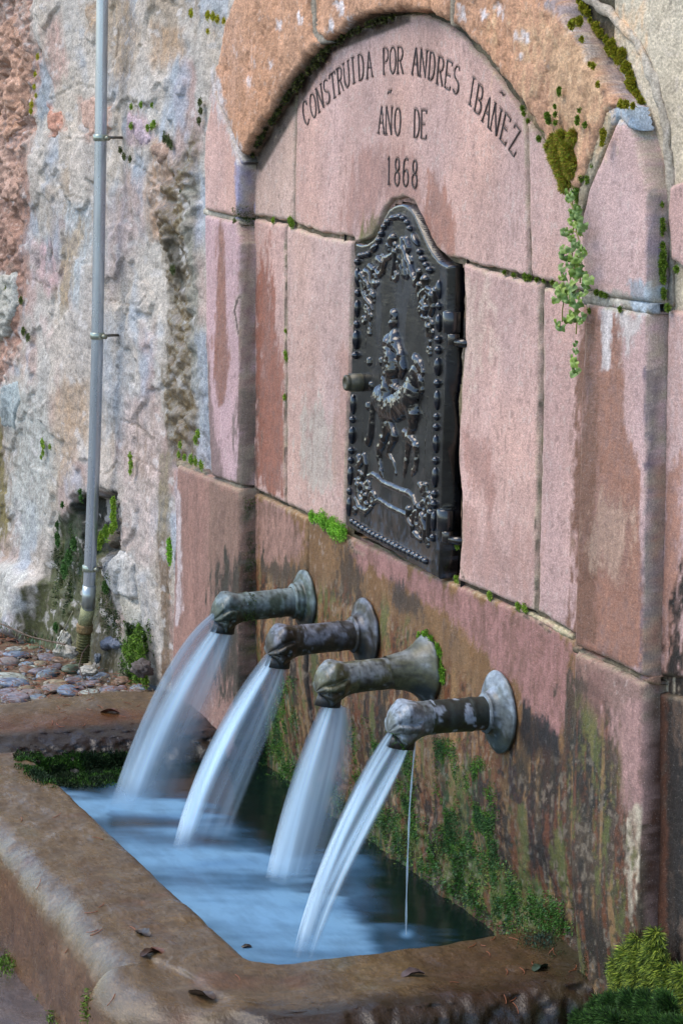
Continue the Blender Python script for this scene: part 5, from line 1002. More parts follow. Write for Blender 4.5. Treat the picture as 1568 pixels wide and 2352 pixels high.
for cx, cy, rr_, a_ in [(228, 560, 30, 2), (262, 600, 24, 0), (240, 690, 26, 1), (222, 760, 22, 3), (262, 740, 20, 2), (360, 340, 22, 1), (420, 440, 20, 2), (490, 420, 24, 4), (330, 400, 20, 0), (555, 610, 24, 1), (600, 660, 26, 3), (585, 760, 24, 0), (612, 830, 22, 2), (560, 560, 20, 5), (596, 930, 22, 1), (190, 1600, 22, 1), (180, 1690, 24, 4), (230, 1850, 20, 2), (170, 1840, 22, 0), (590, 1760, 24, 2), (548, 1950, 26, 0), (500, 1890, 20, 3), (585, 2020, 24, 1), (560, 1790, 20, 4), (255, 820, 18, 1), (545, 700, 20, 2)]: SCR.append(chain(spiral(cx, cy, rr_, a_, 1.2), 4.5, 4))
for scr_ in SCR: relief("scroll", [(a_[0], a_[1], a_[2] * 1.2, a_[3], a_[4], a_[5] * 1.2) for a_ in scr_], door, .85, kk=.002)
# console under the horse
relief('plinth', chain([(250, 1650), (275, 1640), (300, 1655), (335, 1688), (440, 1735), (475, 1745), (505, 1770), (520, 1815)], 7, 8), door, .8)
relief('plinth', chain([(290, 1790), (310, 1785), (370, 1825), (465, 1870)], 6.5, 6.5), door, .8)
# the horse
horse = c7([(405, 1400), (470, 1470), (560, 1480), (640, 1430), (700, 1350)], 26, 30) + c7([(440, 1400), (430, 1480), (450, 1560)], 24, 20) + c7([(690, 1400), (710, 1280), (740, 1160), (745, 1080)], 28, 14) \
 + c7([(735, 1040), (775, 1080), (800, 1150)], 14, 9) + c7([(730, 990), (740, 1040)], 5, 12) + c7([(780, 1230), (790, 1310)], 12, 10) + c7([(700, 1420), (715, 1540), (712, 1620)], 26, 18) \
 + c7([(450, 1560), (470, 1660), (440, 1760), (395, 1880), (390, 1960), (410, 2080), (425, 2150)], 18, 6) + c7([(500, 1640), (535, 1760), (490, 1860), (480, 1920), (530, 2010), (550, 2110)], 14, 5) \
 + c7([(700, 1600), (690, 1700), (670, 1830), (650, 1980), (625, 2130)], 14, 6) + c7([(640, 1730), (700, 1790), (745, 1850), (748, 1950), (735, 2060), (700, 2110)], 12, 7)
relief('horse', horse, door, .62, kk=.006, lump=.0016)
relief('horse_tail', c7([(410, 1330), (370, 1330), (340, 1400), (330, 1520), (325, 1640), (310, 1750), (290, 1800)], 8, 12), door, .7)
relief('bridle', c7([(612, 1290), (625, 1370), (670, 1410), (720, 1400), (735, 1350)], 4, 4), door, 2.2, kk=0)
# the rider
relief('rider', c7([(535, 610), (540, 680)], 12, 10) + c7([(530, 700), (535, 780)], 13, 10) + c7([(540, 820), (545, 880)], 16, 18) + c7([(500, 880), (520, 1000), (530, 1120)], 20, 22) + c7([(560, 880), (600, 1000), (620, 1120), (600, 1180)], 14, 9) + c7([(520, 960), (560, 1060), (600, 1100)], 10, 8) + c7([(520, 1200), (545, 1300), (560, 1400), (575, 1490)], 18, 8) + c7([(590, 1330), (600, 1410), (600, 1500)], 12, 8) + c7([(470, 850), (480, 960), (480, 1150)], 12, 16), door, .8, kk=.005, lump=.002)
relief('saddlecloth', c7([(470, 1230), (480, 1300), (490, 1420)], 14, 16) + c7([(430, 1380), (440, 1490), (480, 1540)], 10, 8), door, 1.0, kk=.004, lump=.002)
for x, y in ((300, 1050), (415, 1050), (290, 1470), (320, 1280)): relief('stud', c7([(x, y - 12), (x, y + 12)], 7, 7), door, 1.0)
# hinges and lock
def cyl_z(p, r, h, name, parent, col, m=M_iron):
    V, Fq = tube([(0, 0, -h / 2), (0, 0, -h / 2 + .002), (0, 0, h / 2 - .002), (0, 0, h / 2)], [r * .9, r, r, r * .9], 20)
    return link(name, tri_clean(V, Fq, np.tile(np.append(col, .6), (len(V), 1))), m, parent, p)
for y0, y1, y2, xx in ((705, 830, 905, 722), (1835, 1955, 2030, 688)):
    a, b, c = dp(xx, y0, -.012), dp(xx, y1, -.012), dp(xx + 22, y2, -.012); h1 = a[2] - b[2]
    cyl_z((a + b) / 2, .016, h1, 'hinge', door, lin(28, 30, 34)); pin = cyl_z((b + c) / 2, .0105, b[2] - c[2], 'hinge_pin', door, lin(38, 34, 32))
    V, Fq = tube([(0, 0, 0), (.014, .008, 0), (.022, .03, 0)], [.008, .008, .007], 12); link('bracket', tri_clean(V, Fq, np.tile(np.append(lin(24, 22, 22), .5), (len(V), 1))), M_iron, door, (c[0], c[1] + .002, c[2] + .006))
q = dp(205, 1112, DY)
V, Fq = lathe([(0, .0172), (.022, .0172), (.0225, .0152), (.026, .0152), (.030, .015), (.032, .0138), (.0325, .0085), (.0315, .008), (.0315, 0)], 28)
link('lock', mkmesh('lock', V, Fq, np.tile(np.append(lin(74, 70, 50), .5), (len(V), 1))), M_bronze, door, q)

# ------------------------------------------------------------------ pipe on the left wall
PYY = -.062
pp = [wall(u, v, PYY) for u, v in [(236, -40), (232, 300), (228, 560), (224, 800), (217, 1060), (208, 1290), (203, 1400)]]
pipe = empty('drain_pipe', tuple(wall(190, 1520, -.05))); tag(pipe, 'galvanised pipe clipped to the rubble wall with a ribbed hose at its foot', 'pipe')
def pcol(c, w_, V, var=.12): n = fbm(V, (60, 60, 12), 3, 9); return np.concatenate([np.clip(c * (1 + var * n)[:, None], .01, .95), np.full((len(V), 1), w_)], 1)
ti = np.linspace(0, 1, 60); tt = np.linspace(0, 1, len(pp)); pq = np.stack([np.interp(ti, tt, np.array(pp)[:, i]) for i in range(3)], -1)
V, Fq = tube(pq, .0145, 24); link('tube', tri_clean(V, Fq, pcol(lin(196, 204, 212), .6, V)), M_zinc, pipe, (0, 0, 0))
a, b = wall(203, 1395, PYY), wall(196, 1432, PYY)
V, Fq = tube([wall(206, 1345, PYY), a], .0160, 24); link('sleeve', tri_clean(V, Fq, pcol(lin(170, 178, 176), .2, V, .4)), M_zinc, pipe, (0, 0, 0))
V, Fq = tube([a, b], .0168, 24); link('sleeve', tri_clean(V, Fq, pcol(lin(164, 164, 122), .1, V, .4)), M_rough, pipe, (0, 0, 0))
c_a = wall(195.5, 1433, PYY); c_b = wall(194.5, 1452, PYY); V, Fq = tube([c_a, c_a + (c_b - c_a) * .2, c_a + (c_b - c_a) * .45, c_a + (c_b - c_a) * .55, c_a + (c_b - c_a) * .8, c_b], [.019, .0205, .0195, .0195, .0205, .018], 24)
link('coupling', tri_clean(V, Fq, pcol(lin(136, 112, 74), .3, V)), M_rough, pipe, (0, 0, 0))
hs_ = [wall(u, v, PYY) for u, v in [(194, 1452), (192, 1475), (190, 1500), (190, 1522)]]; ti = np.linspace(0, 1, 150); hq = np.stack([np.interp(ti, np.linspace(0, 1, 4), np.array(hs_)[:, i]) for i in range(3)], -1)
V, Fq = tube(hq, .0155 + .0022 * np.sin(ti * 2 * math.pi * 11), 20); link('ribbed_hose', tri_clean(V, Fq, pcol(lin(112, 108, 64), .3, V)), M_rough, pipe, (0, 0, 0))
for v, u in ((316, 231.5), (771, 224.5), (1305, 206.5)):
    p0 = wall(u, v, PYY); V1, F1 = tube([p0 + np.array([0, 0, -.008]), p0 + np.array([0, 0, -.007]), p0 + np.array([0, 0, .007]), p0 + np.array([0, 0, .008])], [.0150, .0172, .0172, .0150], 24)
    cl = link('clamp', tri_clean(V1, F1, pcol(lin(176, 186, 170), .5, V1)), M_zinc, pipe, (0, 0, 0))
    V2, F2 = tube([p0 + np.array([0, .012, 0]), p0 + np.array([.0, .060, 0])], .0034, 10); link('bolt', tri_clean(V2, F2, pcol(lin(120, 110, 96), .3, V2)), M_zinc, cl, (0, 0, 0))
    V2, F2 = tube([p0 + np.array([.014, .008, 0]), p0 + np.array([.026, .012, 0])], .0062, 8); link('screw', tri_clean(V2, F2, pcol(lin(160, 160, 140), .3, V2)), M_zinc, cl, (0, 0, 0))

# ------------------------------------------------------------------ cobbles and litter beside the trough
rs = np.random.RandomState(4)
def pebble_mesh(seed, c1, c2, rough=.12):
    V, Fq = ellipsoid(16, 11); n = fbm(V + seed, (1.6, 1.6, 1.6), 3, seed); V = V * (1 + rough * n + rough * .35 * fbm(V, (5, 5, 5), 3, seed))[:, None]; V[:, 2] = np.sign(V[:, 2]) * np.abs(V[:, 2]) ** .85
    n2 = fbm(V, (3, 3, 3), 3, seed + 9); k = sst(n2, .0, .4)[:, None]; col = c1 * (1 - k) + c2 * k; col = col * (1.3 + .35 * fbm(V, (9, 9, 9), 3, seed + 4))[:, None]
    return mkmesh('cobblestone', V, Fq, np.concatenate([np.clip(col, .01, .9), np.full((len(V), 1), .45)], 1))
pm = [pebble_mesh(i, lin(*a), lin(*b)) for i, (a, b) in enumerate([((104, 120, 136), (126, 132, 124)), ((134, 122, 118), (112, 110, 108)), ((116, 128, 104), (98, 106, 86)), ((146, 134, 108), (112, 104, 84)), ((90, 106, 128), (122, 134, 148)), ((118, 112, 118), (96, 96, 104)), ((156, 162, 152), (120, 128, 118)), ((134, 110, 92), (112, 98, 84))])]
placed = []
big = [(40, 1478, 34, 4), (18, 1500, 30, 1), (96, 1508, 18, 3), (30, 1545, 34, 6), (108, 1536, 26, 0), (168, 1522, 26, 2), (226, 1545, 26, 4), (62, 1508, 18, 0), (15, 1588, 28, 5), (120, 1575, 24, 1), (255, 1582, 26, 5), (205, 1590, 22, 6), (138, 1498, 20, 7), (210, 1512, 18, 3), (280, 1558, 22, 7), (320, 1540, 18, 1), (330, 1580, 22, 0), (85, 1600, 22, 0), (300, 1600, 20, 6), (250, 1508, 16, 5), (290, 1520, 16, 3), (370, 1600, 16, 5), (60, 1575, 18, 3), (75, 1460, 16, 2), (170, 1556, 18, 5)]
for u, v, r, mi in big:
    p = floor(u, v + r * .35, .445 + .0 * u); z = gz(p[0], p[1]); p = floor(u, v + r * .3, z)
    placed.append((p[0], p[1], r / 1568 * 1.35 * 1.15, mi))
for k in range(520):
    if len(placed) > 170: break
    x, y = rs.uniform(-3.4, -1.46), rs.uniform(-.75, -.03); r = rs.uniform(.012, .040)
    if any((x - a) ** 2 + (y - b) ** 2 < (.82 * (r + c)) ** 2 for a, b, c, _ in placed): continue
    placed.append((x, y, r, rs.randint(8)))
for x, y, r, mi in placed:
    o = link('cobblestone', pm[mi], M_pebble, ground, (x, y, gz(x, y) + r * .09)); o.scale = (r * rs.uniform(1.0, 1.5), r * rs.uniform(.8, 1.1), r * rs.uniform(.30, .48)); o.rotation_euler = (rs.uniform(-.15, .15), rs.uniform(-.15, .15), rs.uniform(0, 3.1))
def needle_tris(n, xr, yr, zf, ln, seed, cols, up=.003):
    r = np.random.RandomState(seed); V, Fq, K = [], [], []
    for i in range(n):
        x, y = r.uniform(*xr), r.uniform(*yr); a = r.uniform(0, 6.28); l = r.uniform(*ln); w_ = .0014; z = zf(x, y) + r.uniform(0, up)
        dx, dy = math.cos(a) * l / 2, math.sin(a) * l / 2; k = len(V); c = cols[r.randint(len(cols))] * r.uniform(.7, 1.2); dz = r.uniform(-.003, .003)
        nx, ny = -math.sin(a) * w_, math.cos(a) * w_
        V += [(x - dx, y - dy, z - dz), (x + nx, y + ny, z + .0008), (x + dx, y + dy, z + dz), (x - nx, y - ny, z + .0008), (x, y, z + .0018)]
        Fq += [(k, k + 1, k + 4), (k + 1, k + 2, k + 4), (k + 2, k + 3, k + 4), (k + 3, k, k + 4)]; K += [np.append(c, .3)] * 5
    return np.array(V), np.array(Fq), np.array(K)
NC = [lin(132, 76, 50), lin(110, 70, 48), lin(150, 96, 64), lin(120, 104, 80)]
V, Fq, K = needle_tris(5200, (-3.3, -1.5), (-.8, -.03), lambda x, y: float(gz(x, y)) + .003, (.010, .034), 3, NC, .016)
o = link('needle_litter', mkmesh('needle_litter', V, Fq, K), M_leaf); tag(o, 'reddish brown conifer needles littering the cobbles', 'litter', kind='stuff')
V, Fq = [], []
# small broken stones among the litter
pv, pf = ellipsoid(7, 5); parts = []
for i in range(420):
    x, y = rs.uniform(-2.6, -1.47), rs.uniform(-.6, -.02); r = rs.uniform(.003, .010); c = lin(*[(150, 146, 132), (120, 126, 132), (128, 108, 92), (168, 160, 144)][rs.randint(4)])
    parts.append((pv * np.array([r, r * .8, r * .6]) * (1 + .25 * rs.uniform(-1, 1, (len(pv), 1))) + np.array([x, y, gz(x, y) + .002]), pf, np.append(c, .2)))
V, Fq, K = joinmesh(parts); o = link('gravel', mkmesh('gravel', V, Fq, K, False), M_pebble); tag(o, 'small broken stones between the cobbles', 'gravel', kind='stuff')
# the pale lump of stone by the pipe and the darker ones near it
def rock(u, v, w_, h, col, label, seed, y=-.06):
    p = wall(u, v, y); V, Fq = ellipsoid(40, 26); n = fbm(V + seed, (1.7, 1.7, 1.7), 4, seed, .65); V = V * (1 + .5 * n)[:, None] * np.array([w_, w_ * .7, h]); K = np.concatenate([np.clip(col * (1 + .3 * fbm(V, (60, 60, 60), 3, seed))[:, None], .01, .9), np.full((len(V), 1), .1)], 1)
    o = link('loose_stone', mkmesh('loose_stone', V, Fq, K), M_rough, None, p); tag(o, label, 'stone'); return o
rock(147, 1478, .024, .026, lin(186, 184, 172), 'pale knobbly lump of stone beside the ribbed hose', 3, -.10)
rock(152, 1497, .036, .014, lin(182, 178, 166), 'flat pale stone lying under the knobbly lump', 8, -.11)
rock(325, 1536, .030, .018, lin(92, 84, 80), 'dark brown stone at the foot of the mossy wall corner', 5, -.06)
rock(225, 1512, .012, .012, lin(96, 104, 112), 'small slate grey pointed stone right of the hose foot', 6, -.07)
rock(205, 1540, .030, .010, lin(180, 176, 164), 'long flat whitish stone in front of the hose', 11, -.10)

# ------------------------------------------------------------------ moss
def moss(name, label, cat, blobs, dens=1., bl=.006, cols=None, seed=0, group=None, kind=None, y=None, droop=0., rag=.12, bw=.16):
    """cushions: (u, v, radius px, y) -> bumpy body covered with tiny leaves"""
    r = np.random.RandomState(seed + 900); cols = cols or [lin(110, 128, 30), lin(86, 110, 28), lin(132, 138, 40)]; parts = []
    for u, v, rp, yy in blobs:
        p = wall(u, v, yy); sc1 = np.linalg.norm(p - CAM) / FPX; rz = rp * sc1 * .95; rx = rz * 1.3; ry = rz * .85
        V, Fq = ellipsoid(22, 14); c0 = cols[r.randint(len(cols))] * 1.5
        n = fbm(V + u, (1.5, 1.5, 1.5), 3, int(u)); V = V * (1 + .45 * n)[:, None] * np.array([rx, ry * .7, rz]) * .85 + p
        parts.append((V, Fq, np.concatenate([np.clip(c0 * (.75 + .5 * r.rand(len(V), 1)), .003, 1), np.zeros((len(V), 1))], 1)))
        m_ = int(min(14000, dens * 420 * (rp / 10) ** 2) + 90)
        D = r.normal(size=(m_, 3)); D[:, 1] = -abs(D[:, 1]); D /= np.linalg.norm(D, axis=1)[:, None]
        nn = fbm(D + u, (1.5, 1.5, 1.5), 3, int(u)); B0 = D * (1 + .45 * nn)[:, None] * np.array([rx, ry * .7, rz]) * .88
        fr2 = r.uniform(.7, 1.0 + rag, (m_, 1)); B0 = B0 * np.concatenate([fr2, np.clip(1.9 - fr2, .2, 1.1), fr2], 1) + p
        L_ = bl * r.uniform(.5, 1.3, m_); dirv = D + r.normal(size=(m_, 3)) * .45 + np.array([0, 0, -droop]); dirv /= np.linalg.norm(dirv, axis=1)[:, None]
        sd2 = np.cross(dirv, r.normal(size=(m_, 3))); sd2 /= np.linalg.norm(sd2, axis=1)[:, None] + 1e-9; w_ = (bl * bw)
        T0 = B0 - sd2 * w_; T1 = B0 + sd2 * w_; T2 = B0 + dirv * L_[:, None]; mid = B0 + dirv * L_[:, None] * .5
        Vt = np.stack([T0, mid - sd2 * w_ * 1.2, T2, mid + sd2 * w_ * 1.2], 1).reshape(-1, 3); Ft = np.arange(m_ * 4).reshape(-1, 4)
        cc = np.array([cols[i] for i in r.randint(len(cols), size=m_)]) * r.uniform(.9, 2.3, (m_, 1)); cc = np.repeat(cc, 4, 0)
        parts.append((Vt, Ft, np.concatenate([np.clip(cc, .003, 1), np.full((m_ * 4, 1), .3)], 1)))
    V, Fq, K = joinmesh(parts); c = V.mean(0); o = link(name, mkmesh(name, V - c, Fq, K), M_moss, None, c); tag(o, label, cat, group, kind); return o
def c4(x, y): return (1148 + .3172 * x, .3172 * y)
def B4(l, y=-.035): return [(*c4(a, b), r * .3172, (.004 if y == -.03 and a > 560 and b < 1200 else y)) for a, b, r, *q in l]
YM = [lin(132, 136, 30), lin(112, 120, 26), lin(146, 134, 40), lin(124, 112, 30)]
GM = [lin(96, 118, 36), lin(78, 104, 34), lin(112, 130, 46)]
SM = [  # (label, blobs)
 ('moss cushions at the top end of the cement fillet', B4([(600, 50, 40), (635, 90, 26), (575, 5, 20)], -.03)),
 ('flat green moss on the grey ledge below the fillet top', B4([(520, 180, 30), (580, 155, 34), (545, 150, 18)], -.04)),
 ('brownish moss ball on the fillet above the largest cushion', B4([(700, 195, 30), (725, 245, 28), (655, 145, 14), (680, 185, 14)], -.03)),
 ('largest yellow green moss cushion on the fillet', B4([(770, 285, 24), (810, 345, 56), (835, 375, 44)], -.03)),
 ('moss cushion with bright green weed beside the largest cushion', B4([(885, 390, 42), (855, 430, 32)], -.03)),
 ('round ochre moss cushion halfway down the fillet', B4([(915, 490, 44), (945, 550, 38)], -.03)),
 ('tall moss cushion just above the blue grey mortar', B4([(950, 600, 50), (965, 640, 30)], -.03)),
 ('moss ball at the lower end of the mossy fillet', B4([(990, 680, 32), (1020, 740, 36)], -.03)),
 ('low moss strip lying on the blue grey mortar', B4([(880, 755, 26), (915, 755, 24), (965, 765, 20)], -.045)),
 ('tiny brown moss ball on the white lichen patch', B4([(595, 285, 15)], -.045)),
 ('small dark moss tuft below the white lichen patch', B4([(675, 478, 17), (650, 468, 8)], -.045)),
 ('single moss dot in the middle of the orange arch stone', B4([(710, 610, 13)], -.045)),
 ('moss at the cement joint of the right pilaster top', B4([(752, 960, 26), (748, 1000, 20), (742, 1040, 14)], -.05)),
 ('moss hanging on the side of the right pilaster top', B4([(1090, 1020, 30), (1100, 1060, 30), (1115, 1110, 20)], -.03)),
 ('thin upright moss tuft on the orange arch stone', B4([(432, 650, 14), (430, 675, 14)], -.045)),
 ('pair of green moss streaks above the big moss patch', B4([(345, 840, 24), (355, 875, 20), (400, 770, 8), (402, 830, 12), (405, 890, 12)], -.045)),
 ('oval moss spot right of the moss streaks', B4([(618, 905, 17), (575, 800, 8), (565, 860, 16), (560, 885, 15)], -.045)),
 ('moss strip on the inner edge of the arch by the last letter', B4([(165, 785, 12), (175, 825, 10), (205, 875, 10), (285, 1005, 18), (315, 930, 10)], -.02)),
 ('dark moss where the arch stone meets the hanging plant', B4([(600, 1280, 44), (640, 1300, 26), (560, 1340, 36), (565, 1400, 40), (570, 1450, 24), (690, 1160, 12), (675, 1200, 14)], -.03)),
 ('moss along the side of the right pilaster beside the beige wall', B4([(1175, 1480, 8), (1180, 1600, 16), (1182, 1650, 18), (1176, 1690, 10)], -.01)),
 ('thick moss clump between the right pilaster and the beige wall', B4([(1178, 1780, 26), (1180, 1850, 34), (1178, 1910, 46), (1170, 1970, 36), (1185, 2030, 24), (1188, 2110, 18), (1190, 2150, 12)], -.01)),
 ('small moss tuft at the foot of the beige render', B4([(1215, 2228, 20), (1282, 1950, 20)], -.01)),
 ('bright moss tuft in the joint under the arch stone on the right', B4([(190, 2003, 26), (215, 2010, 18)], .002)),
 ('thin moss in the joint beside the hanging plant', B4([(270, 2025, 10), (320, 2035, 8), (380, 2045, 8), (100, 1990, 8), (35, 1975, 10)], .002)),
 ('little moss row on the mortar below the right pilaster top', B4([(700, 2120, 12), (735, 2128, 14), (765, 2140, 10), (870, 2240, 12), (650, 2250, 10)], -.035)),
]
ORD = ['topmost', 'second topmost', 'third topmost', 'fourth topmost', 'fifth topmost', 'sixth topmost', 'seventh topmost', 'eighth topmost', 'ninth topmost', 'tenth topmost', 'eleventh topmost', 'twelfth topmost', 'thirteenth topmost']
def clusters(bl_):
    left = list(bl_); out_c = []
    while left:
        g = [left.pop()]; ch = True
        while ch:
            ch = False
            for q in list(left):
                if any(math.hypot((q[0] - e[0]) * 1.0, q[1] - e[1]) < (q[2] + e[2]) * .95 for e in g): g.append(q); left.remove(q); ch = True
        out_c.append(g)
    return sorted(out_c, key=lambda g: min(q[1] for q in g))
def mosses(l, b_, **kw):
    cl_ = clusters(b_)
    for j, g in enumerate(cl_):
        lab = l if len(cl_) == 1 else (' '.join((('upper', 'lower')[j] if len(cl_) == 2 else ORD[j], l)))
        moss('moss_cushion', lab, 'moss', g, group=None if len(cl_) == 1 else l, **dict(kw, seed=kw['seed'] + j * 100))
for i, (l, b_) in enumerate(SM): mosses(l, b_, cols=YM if i < 14 else GM, seed=i, bl=.0045)
big_ = [(460, 1010, 50), (540, 990, 36), (400, 1010, 30), (370, 1060, 30), (430, 1090, 60), (500, 1080, 60), (440, 1170, 60), (510, 1160, 50), (460, 1240, 52), (520, 1230, 40), (480, 1300, 44), (400, 1130, 36), (545, 1190, 20), (470, 1350, 24)]
moss('moss_patch', 'large olive and rusty moss patch at the right foot of the arch', 'moss', B4(big_, -.035), dens=3, bl=.010, cols=[lin(136, 142, 40), lin(112, 128, 38), lin(150, 122, 52), lin(124, 116, 36)], seed=40, droop=.6, bw=.07)
# left side
LM = [
 ('vivid green moss in the joint below the lower left corner of the door', [(717, 1186, 9, -.002), (728, 1190, 7, -.002), (743, 1196, 14, -.004), (758, 1208, 14, -.004), (768, 1214, 16, -.005), (780, 1220, 14, -.004), (790, 1222, 12, -.003)], [lin(120, 168, 46), lin(98, 148, 40), lin(132, 178, 66)], .004),
 ('small green moss tuft in the joint below the left panel stone', [(668, 508, 8, 0), (672, 514, 7, 0), (628, 506, 4, 0)], GM, .004),
 ('dark moss in the corner of the left jamb', [(540, 482, 8, -.03), (548, 490, 9, -.02), (556, 500, 9, -.01), (540, 512, 6, -.03), (565, 492, 6, -.01)], [lin(84, 88, 50), lin(66, 74, 40)], .004),
 ('moss on the vertical joint left of the door', [(656, 812, 5, 0), (657, 822, 6, 0), (654, 912, 5, 0), (656, 760, 3, 0)], GM, .003),
 ('moss growing round the flange of the third spout', [(965, 1463, 7, -.006), (978, 1460, 8, -.006), (990, 1468, 5, -.004), (1006, 1490, 7, 0), (1010, 1500, 6, 0), (1010, 1530, 9, 0), (1014, 1545, 10, 0), (1018, 1562, 6, 0), (948, 1490, 4, -.006)], [lin(112, 150, 44), lin(92, 130, 40)], .005),
 ('green moss upright against the pipe foot', [(262, 1152, 8, -.03), (263, 1168, 8, -.03), (262, 1185, 9, -.03), (265, 1205, 9, -.03), (258, 1216, 8, -.03), (245, 1222, 12, -.03), (235, 1235, 9, -.03), (230, 1250, 8, -.03)], [lin(108, 128, 40), lin(88, 116, 38)], .006),
 ('moss spot on the plaster left of the pipe', [(98, 1015, 6, -.02), (101, 1025, 6, -.02), (100, 1040, 5, -.02), (116, 1026, 4, -.02), (96, 1050, 3, -.02)], GM, .004),
 ('moss drop on the plaster between the pipe and the pilaster', [(300, 1048, 6, -.02), (302, 1065, 7, -.02), (300, 1083, 5, -.02)], GM, .004),
 ('bright moss tuft low on the edge of the left pilaster', [(390, 1245, 6, -.035), (391, 1260, 8, -.035), (391, 1275, 8, -.035), (391, 1288, 6, -.035)], [lin(100, 140, 40), lin(84, 120, 34)], .005),
 ('mossy lower corner of the rubble wall near the trough', [(318, 1465, 14, -.03), (310, 1490, 16, -.03), (325, 1500, 14, -.03), (330, 1525, 16, -.03), (318, 1550, 15, -.03), (300, 1510, 10, -.03), (335, 1560, 12, -.03), (305, 1475, 8, -.03), (290, 1495, 8, -.03), (322, 1445, 8, -.03)], [lin(92, 120, 38), lin(74, 100, 34), lin(66, 80, 36)], .007),
 ('row of dark moss over the left pilaster base', [(412, 1045, 5, -.035), (425, 1050, 5, -.035), (440, 1056, 8, -.035), (450, 1060, 7, -.035), (463, 1068, 7, -.035), (415, 1022, 5, -.03), (450, 1010, 7, -.03), (456, 996, 6, -.03)], GM, .004),
 ('moss crumbs on the rubble high between pipe and pilaster', [(303, 245, 5, -.02), (302, 290, 6, -.02), (340, 292, 6, -.02), (350, 290, 6, -.02), (355, 284, 6, -.02), (325, 240, 5, -.02), (350, 242, 4, -.02)], GM, .004),
 ('dark moss knot on the rubble below the crumbs', [(380, 318, 9, -.02), (388, 324, 8, -.02), (394, 334, 6, -.02), (278, 345, 6, -.02), (286, 360, 6, -.02), (300, 366, 5, -.02), (460, 235, 7, -.02), (462, 255, 6, -.02), (458, 278, 6, -.02), (420, 440, 8, -.02), (398, 620, 8, -.02)], [lin(72, 76, 44), lin(58, 66, 36)], .004),
 ('yellow moss near the top between pipe and arch', [(440, 30, 7, -.02), (478, 35, 8, -.02), (490, 38, 8, -.02), (500, 45, 7, -.02), (515, 48, 5, -.02), (478, 72, 4, -.02)], YM, .004),
 ('dark moss at the left edge of the frame', [(12, 650, 10, -.02), (20, 665, 10, -.02), (35, 672, 9, -.02), (25, 690, 9, -.02), (50, 690, 6, -.02), (55, 760, 6, -.02), (66, 775, 6, -.02)], [lin(80, 92, 44), lin(64, 74, 38)], .005),
 ('yellow moss line on the rock at the upper left', [(80, 200, 5, -.02), (82, 170, 5, -.02), (74, 240, 7, -.02), (72, 255, 6, -.02), (88, 130, 5, -.02), (84, 220, 4, -.02)], YM, .004),
 ('moss at the left side of the damp hollow behind the pipe', [(133, 1205, 5, -.02), (145, 1160, 4, -.02), (134, 1232, 7, -.02), (135, 1248, 6, -.02), (186, 1130, 4, -.02), (188, 1145, 4, -.02), (172, 1250, 10, -.01), (160, 1280, 12, -.01), (150, 1310, 12, -.01), (250, 1320, 10, -.01), (244, 1350, 10, -.01), (255, 1340, 8, -.01), (130, 1440, 8, -.02)], [lin(60, 92, 42), lin(48, 72, 34)], .006),
 ('moss on the brown stone joint right of the door foot', [(1125, 1368, 6, 0), (1190, 1392, 6, 0), (1205, 1396, 7, 0), (1050, 1255, 4, 0), (1048, 1330, 5, 0)], GM, .004),
]
for i, (l, b_, c, bl_) in enumerate(LM): c = [q_ * (.9 if i in (0, 4) else 1.4) for q_ in c]; mosses(l, b_, rag=.8, cols=c, seed=60 + i, bl=bl_)
# dark moss under the arch's left soffit
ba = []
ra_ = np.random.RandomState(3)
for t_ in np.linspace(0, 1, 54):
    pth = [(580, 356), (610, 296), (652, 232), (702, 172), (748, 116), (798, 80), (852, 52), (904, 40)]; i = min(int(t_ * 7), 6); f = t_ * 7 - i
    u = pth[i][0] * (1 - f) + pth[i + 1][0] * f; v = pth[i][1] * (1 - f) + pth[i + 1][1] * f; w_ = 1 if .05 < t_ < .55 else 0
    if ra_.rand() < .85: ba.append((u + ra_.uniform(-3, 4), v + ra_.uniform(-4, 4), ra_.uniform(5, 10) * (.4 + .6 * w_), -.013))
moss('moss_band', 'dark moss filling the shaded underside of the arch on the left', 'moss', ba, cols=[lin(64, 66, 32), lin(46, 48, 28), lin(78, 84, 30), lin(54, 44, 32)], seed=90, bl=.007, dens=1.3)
# big hanging moss at the lower right corner
bb = []
for u, v, r in [(1462, 2165, 12), (1445, 2200, 22), (1425, 2232, 20), (1470, 2210, 24), (1440, 2262, 26), (1470, 2250, 28), (1428, 2280, 20), (1506, 2150, 12), (1508, 2185, 20), (1502, 2215, 26), (1525, 2235, 28), (1510, 2270, 36), (1545, 2270, 34), (1548, 2310, 34), (1506, 2310, 28), (1572, 2250, 24), (1580, 2300, 34), (1570, 2350, 34), (1474, 2290, 22), (1530, 2345, 28)]: bb.append((u, v, r, -.035))
moss('moss_clump', 'big bright green moss clump hanging at the foot of the right pilaster', 'moss', bb, cols=[lin(136, 148, 54), lin(108, 124, 42), lin(74, 92, 34), lin(42, 58, 26)], seed=91, bl=.016, dens=4.5, droop=1.3, rag=.3, bw=.045)
bb = [(1380 + 14 * k, 2330 + 12 * math.sin(k * 2.1), 24, -.10) for k in range(12)] + [(1400 + 18 * k, 2375, 26, -.12) for k in range(10)] + [(1330 + 12 * k, 2345 + 6 * math.sin(k), 10, -.16) for k in range(8)]
moss('moss_clump', 'dark green moss between the trough end and the bright clump', 'moss', bb, cols=[lin(40, 66, 26), lin(30, 50, 22), lin(60, 92, 34)], seed=92, bl=.014, dens=3.5, bw=.05, droop=.4, rag=.4)
